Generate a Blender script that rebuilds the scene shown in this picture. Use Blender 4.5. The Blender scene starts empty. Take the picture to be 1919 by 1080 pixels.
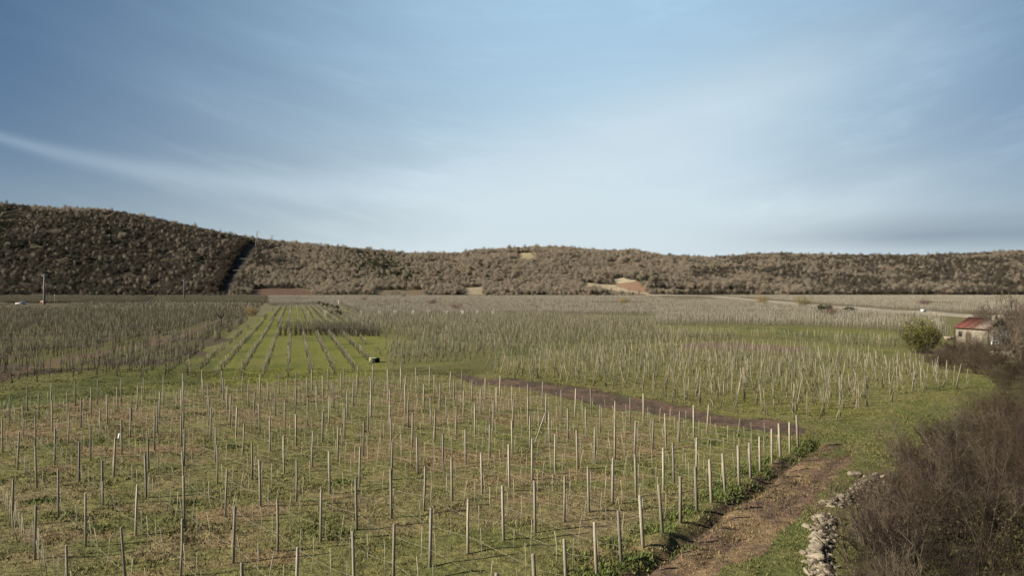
import bpy, math, random
import numpy as np

random.seed(11)
RNG = np.random.default_rng(11)
C = bpy.context.scene.collection
SC = bpy.context.scene
R = math.radians

# ------------------------------------------------------------------ camera, sky, sun, exposure
CAM_H = 9.6
FPX = 1506.0                                   # focal length in photo pixels
cam = bpy.data.cameras.new('camera')
cam.sensor_width = 36.0
cam.lens = 36.0 * FPX / 1919.0
cam.clip_start = 0.5
cam.clip_end = 20000
camo = bpy.data.objects.new('camera', cam)
C.objects.link(camo)
camo.location = (0, 0, CAM_H)
camo.rotation_euler = (R(90), 0, 0)
SC.camera = camo

SUN_EL = R(31)
SH = np.array([0.95, 0.30]); SH /= np.linalg.norm(SH)          # ground direction the shadows fall
sun = bpy.data.lights.new('sun', 'SUN')
sun.energy = 5.0
sun.angle = R(0.6)
sun.color = (1.0, 0.92, 0.77)
suno = bpy.data.objects.new('sun', sun)
C.objects.link(suno)
from mathutils import Vector
suno.rotation_euler = Vector((SH[0] * math.cos(SUN_EL), SH[1] * math.cos(SUN_EL), -math.sin(SUN_EL))).to_track_quat('-Z', 'Y').to_euler()
suno.location = (-60, -30, 60)

world = bpy.data.worlds.new('World')
SC.world = world
world.use_nodes = True
W = world.node_tree
W.nodes.clear()


def wn(t, **kw):
    n = W.nodes.new(t)
    for k, v in kw.items():
        setattr(n, k, v)
    return n


def wmath(op, a, b=None, c=None, clamp=False):
    n = W.nodes.new('ShaderNodeMath')
    n.operation = op
    n.use_clamp = clamp
    for i, v in enumerate((a, b, c)):
        if v is None:
            continue
        if isinstance(v, (int, float)):
            n.inputs[i].default_value = v
        else:
            W.links.new(v, n.inputs[i])
    return n.outputs[0]


def wmix(fac, a, b):
    n = W.nodes.new('ShaderNodeMix')
    n.data_type = 'RGBA'
    n.clamp_factor = True
    W.links.new(fac, n.inputs[0])
    for i, v in ((6, a), (7, b)):
        if isinstance(v, tuple):
            n.inputs[i].default_value = (*v, 1)
        else:
            W.links.new(v, n.inputs[i])
    return n.outputs[2]


out = wn('ShaderNodeOutputWorld')
bg = wn('ShaderNodeBackground')
bg.inputs[1].default_value = 0.0665
W.links.new(bg.outputs[0], out.inputs[0])
skyn = wn('ShaderNodeTexSky', sky_type='NISHITA', sun_disc=False, sun_elevation=SUN_EL,
          sun_rotation=math.atan2(-SH[0], -SH[1]), altitude=100.0, air_density=1.0, dust_density=0.6, ozone_density=1.6)
tc = wn('ShaderNodeTexCoord')
sep = wn('ShaderNodeSeparateXYZ')
W.links.new(tc.outputs['Generated'], sep.inputs[0])
dx, dy, dz = sep.outputs
az = wmath('ARCTAN2', dx, dy)
el = wmath('ARCSINE', dz)
az1 = wmath('MINIMUM', wmath('ABSOLUTE', az), 1.2)
el_bent = wmath('MULTIPLY_ADD', wmath('MULTIPLY', az1, az1), -0.30, el)


def wnoise(sx, sy, ox, oy, scale, detail, rough=0.55, shear=0.0, bent=True):
    comb = wn('ShaderNodeCombineXYZ')
    a = wmath('MULTIPLY_ADD', az, sx, ox)
    if shear:
        a = wmath('MULTIPLY_ADD', el, shear, a)
    W.links.new(a, comb.inputs[0])
    e = wmath('MULTIPLY_ADD', el_bent if bent else el, sy, oy)
    W.links.new(e, comb.inputs[1])
    nz = wn('ShaderNodeTexNoise')
    nz.inputs['Scale'].default_value = scale
    nz.inputs['Detail'].default_value = detail
    nz.inputs['Roughness'].default_value = rough
    W.links.new(comb.outputs[0], nz.inputs['Vector'])
    return nz.outputs[0]


def wramp(v, lo, hi):
    n = W.nodes.new('ShaderNodeMapRange')
    n.interpolation_type = 'SMOOTHSTEP'
    W.links.new(v, n.inputs[0])
    n.inputs[1].default_value = lo
    n.inputs[2].default_value = hi
    return n.outputs[0]


def wgauss(v, c0, w):
    d = wmath('DIVIDE', wmath('SUBTRACT', v, c0), w)
    return wmath('EXPONENT', wmath('MULTIPLY', wmath('MULTIPLY', d, d), -1.0))


# thin cirrus: broad veils ahead and to the right, streaks, and one long contrail-like band on the left
SKYMULT = wn('ShaderNodeVectorMath', operation='MULTIPLY')
W.links.new(skyn.outputs[0], SKYMULT.inputs[0])
SKYMULT.inputs[1].default_value = (0.175, 0.265, 0.385)
sky_col = SKYMULT.outputs[0]
CLOUD = (5.15, 5.95, 6.35)
cirrus = wramp(wnoise(1.0, 3.4, 3.1, 7.7, 2.2, 4, 0.5, shear=0.8), 0.38, 0.75)
fine = wramp(wnoise(2.0, 13.0, 9.4, 1.3, 3.2, 5, 0.65, shear=3.0), 0.45, 0.80)
veil_az = wmath('EXPONENT', wmath('MULTIPLY', wmath('POWER', wmath('ABSOLUTE', wmath('DIVIDE', wmath('SUBTRACT', az, 0.11), 0.47)), 2.0), -1.0))
veil_el = wmath('EXPONENT', wmath('MULTIPLY', wmath('MAXIMUM', el, 0.0), -0.75))
veil = wmath('MULTIPLY', wmath('MULTIPLY', veil_az, veil_el), 0.90)
horizon = wmath('MULTIPLY', wmath('EXPONENT', wmath('MULTIPLY', wmath('MAXIMUM', el, 0.0), -14.0)), 0.55)
fib = wnoise(2.6, 9.0, 4.2, 2.6, 2.4, 8, 0.62, shear=4.0)
fib = wmath('MULTIPLY', wramp(fib, 0.46, 0.72), wramp(wnoise(1.1, 2.6, 6.6, 0.4, 2.0, 3, 0.5), 0.42, 0.66))
tot = wmath('ADD', wmath('MULTIPLY', cirrus, 0.13), wmath('MULTIPLY', fine, 0.05))
tot = wmath('ADD', tot, wmath('MULTIPLY', fib, 0.11))
tot = wmath('MULTIPLY', tot, wramp(el, 0.9, 0.1))
tot = wmath('MULTIPLY', tot, wmath('MULTIPLY_ADD', wramp(az, -0.62, -0.15), 0.8, 0.2))
tot = wmath('ADD', tot, veil)
tot = wmath('ADD', tot, horizon)
bend = wmath('MAXIMUM', wmath('SUBTRACT', -0.25, az), 0.0)
s_el = wmath('MULTIPLY_ADD', wmath('MULTIPLY', bend, bend), 0.36, 0.121)
s_el = wmath('ADD', s_el, wmath('MULTIPLY', wmath('SUBTRACT', wnoise(3.0, 0.0, 0.0, 0.0, 2.0, 3), 0.5), 0.008))
s_w = wmath('MULTIPLY_ADD', wmath('MAXIMUM', wmath('ADD', az, 0.60), 0.0), 0.042, 0.0045)
sd = wmath('DIVIDE', wmath('SUBTRACT', el, s_el), s_w)
streak = wmath('EXPONENT', wmath('MULTIPLY', wmath('MULTIPLY', sd, sd), -1.0))
streak = wmath('MULTIPLY', streak, wmath('MULTIPLY', wramp(az, 0.25, -0.35), 0.17))
tot = wmath('ADD', tot, streak, clamp=True)
cloud_col = wmix(wramp(el, 0.03, 0.34), CLOUD, (4.2, 6.2, 7.8))
col = wmix(tot, sky_col, cloud_col)
# a soft brighter veil ahead to the right
v2 = wmath('DIVIDE', wmath('SUBTRACT', el, wmath('MULTIPLY_ADD', wmath('SUBTRACT', az, 0.10), 0.30, 0.165)), 0.055)
v2 = wmath('EXPONENT', wmath('MULTIPLY', wmath('MULTIPLY', v2, v2), -1.0))
v2 = wmath('MULTIPLY', v2, wgauss(az, 0.17, 0.24))
v2 = wmath('MULTIPLY', v2, wmath('MULTIPLY_ADD', wnoise(1.6, 6.0, 1.1, 3.7, 2.4, 6, 0.6, shear=2.0), 0.7, 0.25))
col = wmix(v2, col, (5.3, 6.1, 6.6))
# a bank of greyer cloud low on the right
bank = wmath('MULTIPLY', wgauss(el, 0.060, 0.020), wramp(az, 0.16, 0.52))
bank = wmath('MULTIPLY', bank, wmath('MULTIPLY_ADD', wnoise(1.0, 16.0, 2.0, 5.0, 2.5, 4, bent=False), 0.7, 0.4), clamp=True)
col = wmix(bank, col, (2.05, 2.6, 3.2))
W.links.new(col, bg.inputs[0])

SC.view_settings.view_transform = 'Standard'
SC.view_settings.look = 'None'
SC.view_settings.exposure = 0.92
SC.view_settings.gamma = 1
SC.view_settings.use_curve_mapping = False
SC.cycles.max_bounces = 5
SC.cycles.diffuse_bounces = 3
SC.cycles.transparent_max_bounces = 4

# ------------------------------------------------------------------ noise and terrain


def _hash(ix, iy, seed):
    n = (ix.astype(np.int64) * 374761393 + iy.astype(np.int64) * 668265263 + seed * 974634777) & 0xFFFFFFFF
    n = ((n ^ (n >> 13)) * 1274126177) & 0xFFFFFFFF
    n = n ^ (n >> 16)
    return (n & 0xFFFFFF) / float(0xFFFFFF)


def vnoise(x, y, seed=0):
    x = np.asarray(x, float); y = np.asarray(y, float)
    ix = np.floor(x); iy = np.floor(y)
    fx = x - ix; fy = y - iy
    fx = fx * fx * (3 - 2 * fx); fy = fy * fy * (3 - 2 * fy)
    a = _hash(ix, iy, seed); b = _hash(ix + 1, iy, seed)
    c = _hash(ix, iy + 1, seed); d = _hash(ix + 1, iy + 1, seed)
    return (a * (1 - fx) + b * fx) * (1 - fy) + (c * (1 - fx) + d * fx) * fy


def fbm(x, y, seed=0, o=4):
    s = 0; a = 0.5; t = 0
    x = np.asarray(x, float); y = np.asarray(y, float)
    for i in range(o):
        s = s + a * vnoise(x, y, seed + i * 17); t += a
        x = x * 2.03 + 11.3; y = y * 2.03 + 5.7; a *= 0.55
    return s / t


def sstep(a, b, x):
    t = np.clip((x - a) / (b - a), 0, 1)
    return t * t * (3 - 2 * t)


def G(px, py):
    d = FPX * CAM_H / (py - 540.0)
    return np.array([(px - 959.5) / FPX * d, d])


def poly(pts):
    return np.array([G(*p) for p in pts])


def inpoly(P, x, y):
    r = np.zeros(np.shape(x), bool)
    n = len(P)
    for i in range(n):
        x1, y1 = P[i]; x2, y2 = P[(i + 1) % n]
        if y1 == y2:
            continue
        c = ((y1 > y) != (y2 > y)) & (x < (x2 - x1) * (y - y1) / (y2 - y1) + x1)
        r ^= c
    return r


def segdist(x, y, a, b):
    ax, ay = a; bx, by = b
    vx, vy = bx - ax, by - ay
    t = np.clip(((x - ax) * vx + (y - ay) * vy) / (vx * vx + vy * vy), 0, 1)
    return np.hypot(x - ax - t * vx, y - ay - t * vy)


def linedist(x, y, pts):
    d = np.full(np.shape(x), 1e9)
    for a, b in zip(pts[:-1], pts[1:]):
        d = np.minimum(d, segdist(x, y, a, b))
    return d


# foreground block: rows run along ROW, row ends lie on the end line
RUT1 = [G(870, 708), G(1000, 728), G(1200, 761), G(1400, 794), G(1510, 812)]
RUT2 = [G(1215, 1095), G(1420, 962), G(1520, 886), G(1575, 842)]
ROW = np.array([-0.63, 0.777]); ROW /= np.linalg.norm(ROW)
PERP = np.array([ROW[1], -ROW[0]])
END_A = np.array([1.6, 24.7]); END_B = np.array([17.4, 48.4])
FURROW = [np.array([2.2, 24.0]), np.array([10.9, 37.2]), np.array([19.0, 49.5])]

SIL_X = np.array([-700, -300, 0, 100, 200, 260, 300, 370, 420, 480, 560, 640, 700, 760, 860, 900, 1000, 1060, 1140, 1190, 1240, 1330, 1450, 1560, 1700, 1800, 1919, 2300, 2800], float)
SIL_Y = np.array([372, 376, 380, 388, 393, 402, 412, 425, 437, 446, 455, 462, 468, 474, 474, 468, 463, 464, 470, 468, 478, 482, 474, 478, 479, 476, 470, 455, 450], float)
FOOT = 1075.0


def hill_h(x, y):
    """height of the wooded hills beyond the fields"""
    y = np.maximum(np.asarray(y, float), 1.0)
    u = np.asarray(x, float) / y * FPX + 959.5
    ysil = np.interp(u, SIL_X, SIL_Y)
    yr = 1500 + 170 * sstep(500, 1000, u)
    zr = CAM_H + (540 - ysil) / FPX * yr - 7.5
    yf = FOOT + 22 * (fbm(u / 90.0, u * 0 + 3.3, 5) - 0.5)
    s = (y - yf) / (yr - yf)
    up = np.clip(s, 0, 1)
    prof = 0.30 * up + 0.70 * (up * up * (3 - 2 * up)) ** 0.85
    z = zr * prof
    lump = (fbm(x / 120.0, y / 120.0, 9, 3) - 0.5) * 26 * np.clip(s, 0, 1) * np.clip(1.0 - s, 0, 1) * 2.2
    z = z + lump
    z = np.where(s > 1, zr * np.clip(1 - 0.45 * (s - 1), 0.1, 1), z)
    return np.where(s < 0, np.maximum(s * 30, -2.0), z)


def gh(x, y):
    """height of the flat valley floor with its small unevenness"""
    x = np.asarray(x, float); y = np.asarray(y, float)
    d = np.hypot(x, y)
    w = np.clip(1.3 - d / 160.0, 0.0, 1.0)
    h = ((fbm(x / 4.0, y / 4.0, 1, 3) - 0.5) * 0.30 + (fbm(x / 0.9, y / 0.9, 2, 2) - 0.5) * 0.13) * w
    fd = linedist(x, y, FURROW) + (fbm(x / 0.8, y / 0.8, 8, 2) - 0.5) * 0.5
    for RT in (RUT1, RUT2):
        rd = linedist(x, y, RT) + (fbm(x / 1.5, y / 1.5, 12, 2) - 0.5) * 0.3
        h = h - 0.07 * np.exp(-((rd - 0.72) / 0.22) ** 2)
    h = h - 0.26 * np.exp(-(fd / 0.32) ** 2) + 0.10 * np.exp(-((fd - 0.75) / 0.3) ** 2)
    return h


def land(x, y):
    return np.maximum(gh(x, y), hill_h(x, y) - 0.0)


def hit(px, py):
    """point of the land seen at a photo pixel"""
    if py >= 556:
        x, y = G(px, py)
        return float(x), float(y), float(gh(x, y))
    ys = np.linspace(900, 2000, 4400)
    xs = (px - 959.5) / FPX * ys
    zs = CAM_H - (py - 540.0) / FPX * ys
    ok = np.nonzero(hill_h(xs, ys) >= zs)[0]
    i = ok[0] if len(ok) else 1500
    return float(xs[i]), float(ys[i]), float(max(hill_h(xs[i], ys[i]), 0))


# zones of the valley floor, as outlines on the ground
Z_OPEN = poly([(-500, 812), (0, 765), (430, 724), (700, 704), (870, 705), (1000, 738), (1200, 776), (1400, 808), (1505, 822), (1512, 846), (1440, 897), (1340, 978), (1230, 1040), (1140, 1090), (900, 1300), (-900, 1300)])
Z_TRACK = poly([(850, 703), (900, 707), (1000, 719), (1200, 749), (1400, 783), (1530, 803), (1500, 820), (1400, 806), (1200, 774), (1000, 737), (905, 720)])
Z_STRAW = poly([(1575, 845), (1590, 880), (1560, 920), (1500, 975), (1400, 1040), (1320, 1100), (1100, 1300), (960, 1300), (1190, 1085), (1290, 1030), (1390, 955), (1480, 885)])
Z_RIGHTGRASS = poly([(1500, 790), (1620, 785), (1780, 712), (1919, 690), (2100, 690), (2000, 720), (1660, 830), (1640, 890), (1560, 960), (1530, 1085), (1480, 1300), (1100, 1300), (1300, 1085), (1560, 900), (1545, 830)])
Z_THICKET = np.array([(9.2, 18), (11.4, 27.0), (14.2, 34.5), (18.9, 40), (20.8, 43), (26.0, 50.5), (35.5, 62), (45.5, 74), (50, 84), (58, 95), (110, 95), (110, 60), (50, 18)], float)
Z_GREENROWS = poly([(330, 712), (430, 655), (480, 606), (520, 576), (640, 576), (700, 628), (740, 640), (715, 706), (430, 722)])
Z_HEAD = poly([(-500, 800), (-500, 770), (0, 738), (180, 706), (350, 672), (400, 660), (400, 700), (330, 735), (0, 768)])
Z_LEFT = poly([(-900, 760), (0, 716), (190, 690), (350, 690), (385, 660), (455, 606), (480, 584), (500, 562), (500, 554), (-900, 554)])
Z_LEFTPATH = [G(-120, 735), G(60, 695), G(180, 664), G(330, 632), G(420, 600)]
Z_MID = poly([(715, 698), (840, 684), (1010, 662), (1240, 640), (1240, 604), (1000, 592), (640, 592), (690, 640)])
Z_PALE = poly([(880, 704), (1010, 664), (1240, 645), (1500, 650), (1690, 678), (1800, 712), (1630, 785), (1530, 798), (1400, 780), (1200, 746), (1000, 716)])
Z_STRIP1 = poly([(1225, 612), (1500, 614), (1700, 626), (1690, 640), (1500, 633), (1230, 618)])
Z_STRIP2 = poly([(1240, 643), (1400, 640), (1690, 655), (1690, 668), (1450, 650), (1250, 652)])
Z_MAUVE = poly([(1290, 643), (1400, 641), (1520, 652), (1500, 661), (1380, 656), (1290, 650)])

COL = dict(
    tan=(0.178, 0.142, 0.070), olive=(0.132, 0.123, 0.044), green=(0.090, 0.099, 0.030), lime=(0.138, 0.132, 0.036),
    soil=(0.125, 0.080, 0.058), straw=(0.205, 0.140, 0.078), far=(0.140, 0.120, 0.074), litter=(0.062, 0.047, 0.033),
    redsoil=(0.20, 0.085, 0.05), moss=(0.062, 0.060, 0.022))
COL = {k: np.array(v) for k, v in COL.items()}


def mixc(a, b, t):
    return a + (b - a) * np.asarray(t)[..., None]


def ground_col(x, y):
    """albedo of the valley floor"""
    x = np.asarray(x, float); y = np.asarray(y, float)
    d = np.hypot(x, y)
    amp = 0.5 + d / 60.0
    sc = 1.5 + d / 40.0
    xw = x + (fbm(x / sc, y / sc, 21, 3) - 0.5) * 2.2 * amp
    yw = y + (fbm(x / sc, y / sc, 22, 3) - 0.5) * 2.2 * amp
    n1 = fbm(x / 7.0, y / 7.0, 31, 4)
    n2 = fbm(x / 1.6, y / 1.6, 32, 3)
    n3 = fbm(x / (20 + d * 0.1), y / (60 + d * 0.3), 33, 3)
    col = np.broadcast_to(COL['olive'], x.shape + (3,)).copy()
    far = sstep(170, 420, d)
    col = mixc(col, COL['far'], far)
    col = mixc(col, COL['moss'], 0.5 * sstep(0.5, 0.75, n3) * (1 - 0.5 * far))

    def put(P, c, warp=True):
        m = inpoly(P, xw if warp else x, yw if warp else y)
        col[m] = c[m] if c.ndim > 1 else c

    leftc = mixc(np.broadcast_to(COL['olive'] * 0.72, col.shape), COL['litter'] * 1.25, sstep(0.42, 0.62, n1))
    put(Z_LEFT, mixc(leftc, COL['far'] * 0.62, sstep(150, 420, d)))
    midc = mixc(np.broadcast_to(COL['olive'], col.shape), COL['green'], sstep(0.5, 0.7, n1))
    put(Z_MID, mixc(midc, COL['far'], 0.5 * sstep(150, 260, d)))
    pal = mixc(np.broadcast_to(COL['olive'] * 1.12, col.shape), COL['lime'], sstep(0.45, 0.7, n1))
    pal = mixc(pal, COL['tan'], 0.5 * sstep(0.5, 0.75, n2))
    put(Z_PALE, pal)
    lime = mixc(np.broadcast_to(COL['lime'], col.shape), COL['green'], sstep(0.45, 0.65, n1))
    put(Z_STRIP1, lime * 0.95)
    put(Z_STRIP2, lime)
    put(Z_MAUVE, np.broadcast_to(COL['soil'] * 1.15, col.shape))
    put(Z_GREENROWS, mixc(lime * np.array([1.02, 1.10, 0.85]), COL['tan'], 0.45 * sstep(0.5, 0.72, n2)))
    put(Z_HEAD, mixc(np.broadcast_to(COL['green'], col.shape), COL['lime'], sstep(0.5, 0.7, n1) * 0.7))
    put(Z_RIGHTGRASS, mixc(np.broadcast_to(COL['green'] * 1.05, col.shape), COL['olive'], sstep(0.42, 0.62, n2)))
    openc = mixc(np.broadcast_to(COL['olive'] * 1.1, col.shape), COL['tan'], sstep(0.40, 0.68, 0.55 * n1 + 0.45 * n2 + 0.05 * sstep(-5, -25, x) - 0.03 * sstep(45, 25, y)))
    openc = mixc(openc, COL['green'] * 1.1, 0.75 * sstep(0.60, 0.72, fbm(x / 3.0, y / 3.0, 35, 3)))
    openc = mixc(openc, COL['straw'] * 1.05, 0.7 * sstep(0.60, 0.74, fbm(x / 4.0, y / 2.4, 36, 3)))
    put(Z_OPEN, openc)
    put(Z_STRAW, mixc(np.broadcast_to(COL['straw'], col.shape), COL['soil'], sstep(0.4, 0.65, n2) * 0.8))
    tr = mixc(np.broadcast_to(COL['soil'], col.shape), COL['litter'] * 1.2, sstep(0.4, 0.6, n2))
    put(Z_TRACK, mixc(tr, COL['olive'], 0.5 * sstep(0.62, 0.7, n1)))
    put(Z_THICKET, mixc(np.broadcast_to(COL['litter'], col.shape), COL['moss'], sstep(0.45, 0.65, n1)))
    fd = linedist(xw, yw, FURROW)
    col = mixc(col, COL['soil'] * 0.75, 0.9 * np.exp(-(fd / 0.45) ** 2))
    col = mixc(col, COL['green'], 0.9 * np.exp(-((linedist(xw, yw, [p + np.array([-0.85, 0.55]) for p in FURROW])) / 0.5) ** 2) * sstep(0.38, 0.5, fbm(x / 2.5, y / 2.5, 41, 2)))
    for RT in (RUT1, RUT2):
        rd = linedist(x, y, RT) + (fbm(x / 1.5, y / 1.5, 12, 2) - 0.5) * 0.3
        col = mixc(col, COL['soil'] * 0.72, 0.6 * np.exp(-((rd - 0.72) / 0.26) ** 2) * sstep(0.3, 0.5, n2))
    pd = linedist(xw, yw, Z_LEFTPATH)
    col = mixc(col, COL['soil'] * 1.1, 0.75 * np.exp(-(pd / 1.7) ** 4))
    return col


# ------------------------------------------------------------------ materials


def nodemat(name):
    m = bpy.data.materials.new(name)
    m.use_nodes = True
    nt = m.node_tree
    b = nt.nodes['Principled BSDF']
    return m, nt, b


def mat(name, col, rough=0.85, var=0.25, scale=6.0, rand=0.0, bump=0.0, stretch=None, attr=None, spec=0.25, col2=None, metal=0.0):
    """plain procedural surface: base colour broken by noise, per-object random value and optional colour attribute"""
    m, nt, b = nodemat(name)
    N = nt.nodes; L = nt.links
    b.inputs['Roughness'].default_value = rough
    b.inputs['Specular IOR Level'].default_value = spec
    b.inputs['Metallic'].default_value = metal
    tcn = N.new('ShaderNodeTexCoord')
    src = tcn.outputs['Object']
    if stretch:
        mp = N.new('ShaderNodeMapping')
        mp.inputs['Scale'].default_value = stretch
        L.new(src, mp.inputs[0])
        src = mp.outputs[0]
    nz = N.new('ShaderNodeTexNoise')
    nz.inputs['Scale'].default_value = scale
    nz.inputs['Detail'].default_value = 5
    L.new(src, nz.inputs['Vector'])
    mr = N.new('ShaderNodeMapRange')
    mr.inputs[1].default_value = 0.25; mr.inputs[2].default_value = 0.75
    mr.inputs[3].default_value = 1 - var; mr.inputs[4].default_value = 1 + var
    L.new(nz.outputs[0], mr.inputs[0])
    val = mr.outputs[0]
    if rand:
        oi = N.new('ShaderNodeObjectInfo')
        mr2 = N.new('ShaderNodeMapRange')
        mr2.inputs[3].default_value = 1 - rand; mr2.inputs[4].default_value = 1 + rand
        L.new(oi.outputs['Random'], mr2.inputs[0])
        mm = N.new('ShaderNodeMath'); mm.operation = 'MULTIPLY'
        L.new(val, mm.inputs[0]); L.new(mr2.outputs[0], mm.inputs[1])
        val = mm.outputs[0]
    if attr:
        at = N.new('ShaderNodeAttribute'); at.attribute_name = attr
        csrc = at.outputs['Color']
    elif col2 is not None:
        mx = N.new('ShaderNodeMix'); mx.data_type = 'RGBA'
        mx.inputs[6].default_value = (*col, 1); mx.inputs[7].default_value = (*col2, 1)
        if rand:
            wn2 = N.new('ShaderNodeMath'); wn2.operation = 'FRACT'
            m7 = N.new('ShaderNodeMath'); m7.operation = 'MULTIPLY'; m7.inputs[1].default_value = 7.31
            L.new(oi.outputs['Random'], m7.inputs[0]); L.new(m7.outputs[0], wn2.inputs[0])
            L.new(wn2.outputs[0], mx.inputs[0])
        else:
            L.new(nz.outputs[0], mx.inputs[0])
        csrc = mx.outputs[2]
    else:
        rgb = N.new('ShaderNodeRGB'); rgb.outputs[0].default_value = (*col, 1)
        csrc = rgb.outputs[0]
    sc = N.new('ShaderNodeVectorMath'); sc.operation = 'SCALE'
    L.new(csrc, sc.inputs[0]); L.new(val, sc.inputs['Scale'])
    L.new(sc.outputs[0], b.inputs['Base Color'])
    if bump:
        bp = N.new('ShaderNodeBump'); bp.inputs['Strength'].default_value = 1.0; bp.inputs['Distance'].default_value = bump
        L.new(nz.outputs[0], bp.inputs['Height']); L.new(bp.outputs[0], b.inputs['Normal'])
    return m


def ground_material(name, fine=2.6, bumpd=0.20):
    m, nt, b = nodemat(name)
    N = nt.nodes; L = nt.links
    b.inputs['Roughness'].default_value = 0.95
    b.inputs['Specular IOR Level'].default_value = 0.1
    at = N.new('ShaderNodeAttribute'); at.attribute_name = 'col'
    geo = N.new('ShaderNodeNewGeometry')
    n1 = N.new('ShaderNodeTexNoise'); n1.inputs['Scale'].default_value = fine; n1.inputs['Detail'].default_value = 7; n1.inputs['Roughness'].default_value = 0.68
    n2 = N.new('ShaderNodeTexNoise'); n2.inputs['Scale'].default_value = fine * 5.3; n2.inputs['Detail'].default_value = 4
    n3 = N.new('ShaderNodeTexNoise'); n3.inputs['Scale'].default_value = fine * 0.45; n3.inputs['Detail'].default_value = 5
    for n in (n1, n2, n3):
        L.new(geo.outputs['Position'], n.inputs['Vector'])
    r1 = N.new('ShaderNodeMapRange'); r1.inputs[1].default_value = 0.3; r1.inputs[2].default_value = 0.7; r1.inputs[3].default_value = 0.42; r1.inputs[4].default_value = 1.55
    L.new(n1.outputs[0], r1.inputs[0])
    sc = N.new('ShaderNodeVectorMath'); sc.operation = 'SCALE'
    L.new(at.outputs['Color'], sc.inputs[0]); L.new(r1.outputs[0], sc.inputs['Scale'])
    # straw flecks
    mx = N.new('ShaderNodeMix'); mx.data_type = 'RGBA'
    r2 = N.new('ShaderNodeMapRange'); r2.inputs[1].default_value = 0.56; r2.inputs[2].default_value = 0.72; r2.inputs[4].default_value = 0.38
    L.new(n2.outputs[0], r2.inputs[0]); L.new(r2.outputs[0], mx.inputs[0])
    L.new(sc.outputs[0], mx.inputs[6]); mx.inputs[7].default_value = (0.21, 0.17, 0.095, 1)
    mx2 = N.new('ShaderNodeMix'); mx2.data_type = 'RGBA'
    r3 = N.new('ShaderNodeMapRange'); r3.inputs[1].default_value = 0.55; r3.inputs[2].default_value = 0.75; r3.inputs[4].default_value = 0.4
    L.new(n3.outputs[0], r3.inputs[0]); L.new(r3.outputs[0], mx2.inputs[0])
    L.new(mx.outputs[2], mx2.inputs[6]); mx2.inputs[7].default_value = (0.072, 0.076, 0.026, 1)
    L.new(mx2.outputs[2], b.inputs['Base Color'])
    add = N.new('ShaderNodeMath'); add.operation = 'MULTIPLY_ADD'; add.inputs[1].default_value = 0.35
    L.new(n2.outputs[0], add.inputs[0]); L.new(n1.outputs[0], add.inputs[2])
    bp = N.new('ShaderNodeBump'); bp.inputs['Strength'].default_value = 1.0; bp.inputs['Distance'].default_value = bumpd
    L.new(add.outputs[0], bp.inputs['Height']); L.new(bp.outputs[0], b.inputs['Normal'])
    return m


M = {}
M['ground'] = ground_material('valley_floor')
M['hill'] = ground_material('hill_soil', 0.35, 0.6)
M['grass'] = mat('grass_blades', (0.1, 0.1, 0.04), 0.8, 0.15, 3, attr='col', spec=0.2)
M['post'] = mat('weathered_post_wood', (0.29, 0.25, 0.185), 0.85, 0.45, 9, 0.32, 0.004, (3, 3, 0.5), col2=(0.20, 0.18, 0.15))
M['stake'] = mat('thin_stake_wood', (0.42, 0.37, 0.25), 0.8, 0.2, 9, 0.25, col2=(0.32, 0.29, 0.23))
M['old_stake'] = mat('grey_stake_wood', (0.27, 0.235, 0.155), 0.9, 0.30, 5, 0.35, 0, (3, 3, 0.6), col2=(0.17, 0.165, 0.12))
M['old_stake_dark'] = mat('lichen_stake_wood', (0.120, 0.102, 0.066), 0.9, 0.30, 5, 0.4, 0, (3, 3, 0.6), col2=(0.070, 0.074, 0.050))
M['far_stake'] = mat('far_pale_stake_wood', (0.29, 0.258, 0.195), 0.9, 0.3, 5, 0.3, 0, (3, 3, 0.6), col2=(0.26, 0.24, 0.19))
M['cane_dark'] = mat('dark_vine_bark', (0.070, 0.052, 0.032), 0.9, 0.3, 6, 0.4, col2=(0.052, 0.050, 0.030))
M['cane_far'] = mat('far_vine_bark', (0.140, 0.115, 0.086), 0.9, 0.3, 6, 0.3, col2=(0.112, 0.102, 0.075))
M['cane'] = mat('vine_cane_bark', (0.140, 0.112, 0.074), 0.9, 0.3, 6, 0.4, col2=(0.105, 0.100, 0.068))
M['cane_pale'] = mat('pale_vine_cane_bark', (0.180, 0.150, 0.092), 0.9, 0.3, 6, 0.35, col2=(0.125, 0.118, 0.070))
M['wire'] = mat('rusty_trellis_wire', (0.34, 0.30, 0.23), 0.6, 0.2, 3, 0, spec=0.3)
M['twig'] = mat('bare_wood_twigs', (0.192, 0.152, 0.112), 0.95, 0.15, 0.4, 0.10, col2=(0.168, 0.138, 0.098))
M['twig_dark'] = mat('dark_oak_shade_twigs', (0.052, 0.040, 0.030), 0.95, 0.2, 0.4, 0.3, col2=(0.038, 0.034, 0.023))  # dark bark, with the dimness of the outer hillsides put into the colour
M['twig_grey'] = mat('grey_wood_twigs', (0.168, 0.148, 0.114), 0.95, 0.15, 0.4, 0.10, col2=(0.182, 0.145, 0.106))
M['dead_leaf'] = mat('dead_oak_leaves', (0.060, 0.043, 0.030), 0.9, 0.25, 0.5, 0.2, col2=(0.072, 0.054, 0.034))
M['trunk'] = mat('tree_bark', (0.115, 0.098, 0.080), 0.95, 0.3, 2, 0.2)
M['holm'] = mat('evergreen_oak_leaves', (0.036, 0.042, 0.016), 0.7, 0.3, 0.5, 0.25, col2=(0.048, 0.045, 0.020))
M['pine'] = mat('pine_green_leaves', (0.066, 0.092, 0.042), 0.75, 0.3, 0.5, 0.25, col2=(0.060, 0.078, 0.036))
M['shrub'] = mat('thicket_shrub_bark', (0.036, 0.022, 0.015), 0.92, 0.3, 1.2, 0.4, col2=(0.048, 0.033, 0.019))
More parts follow.
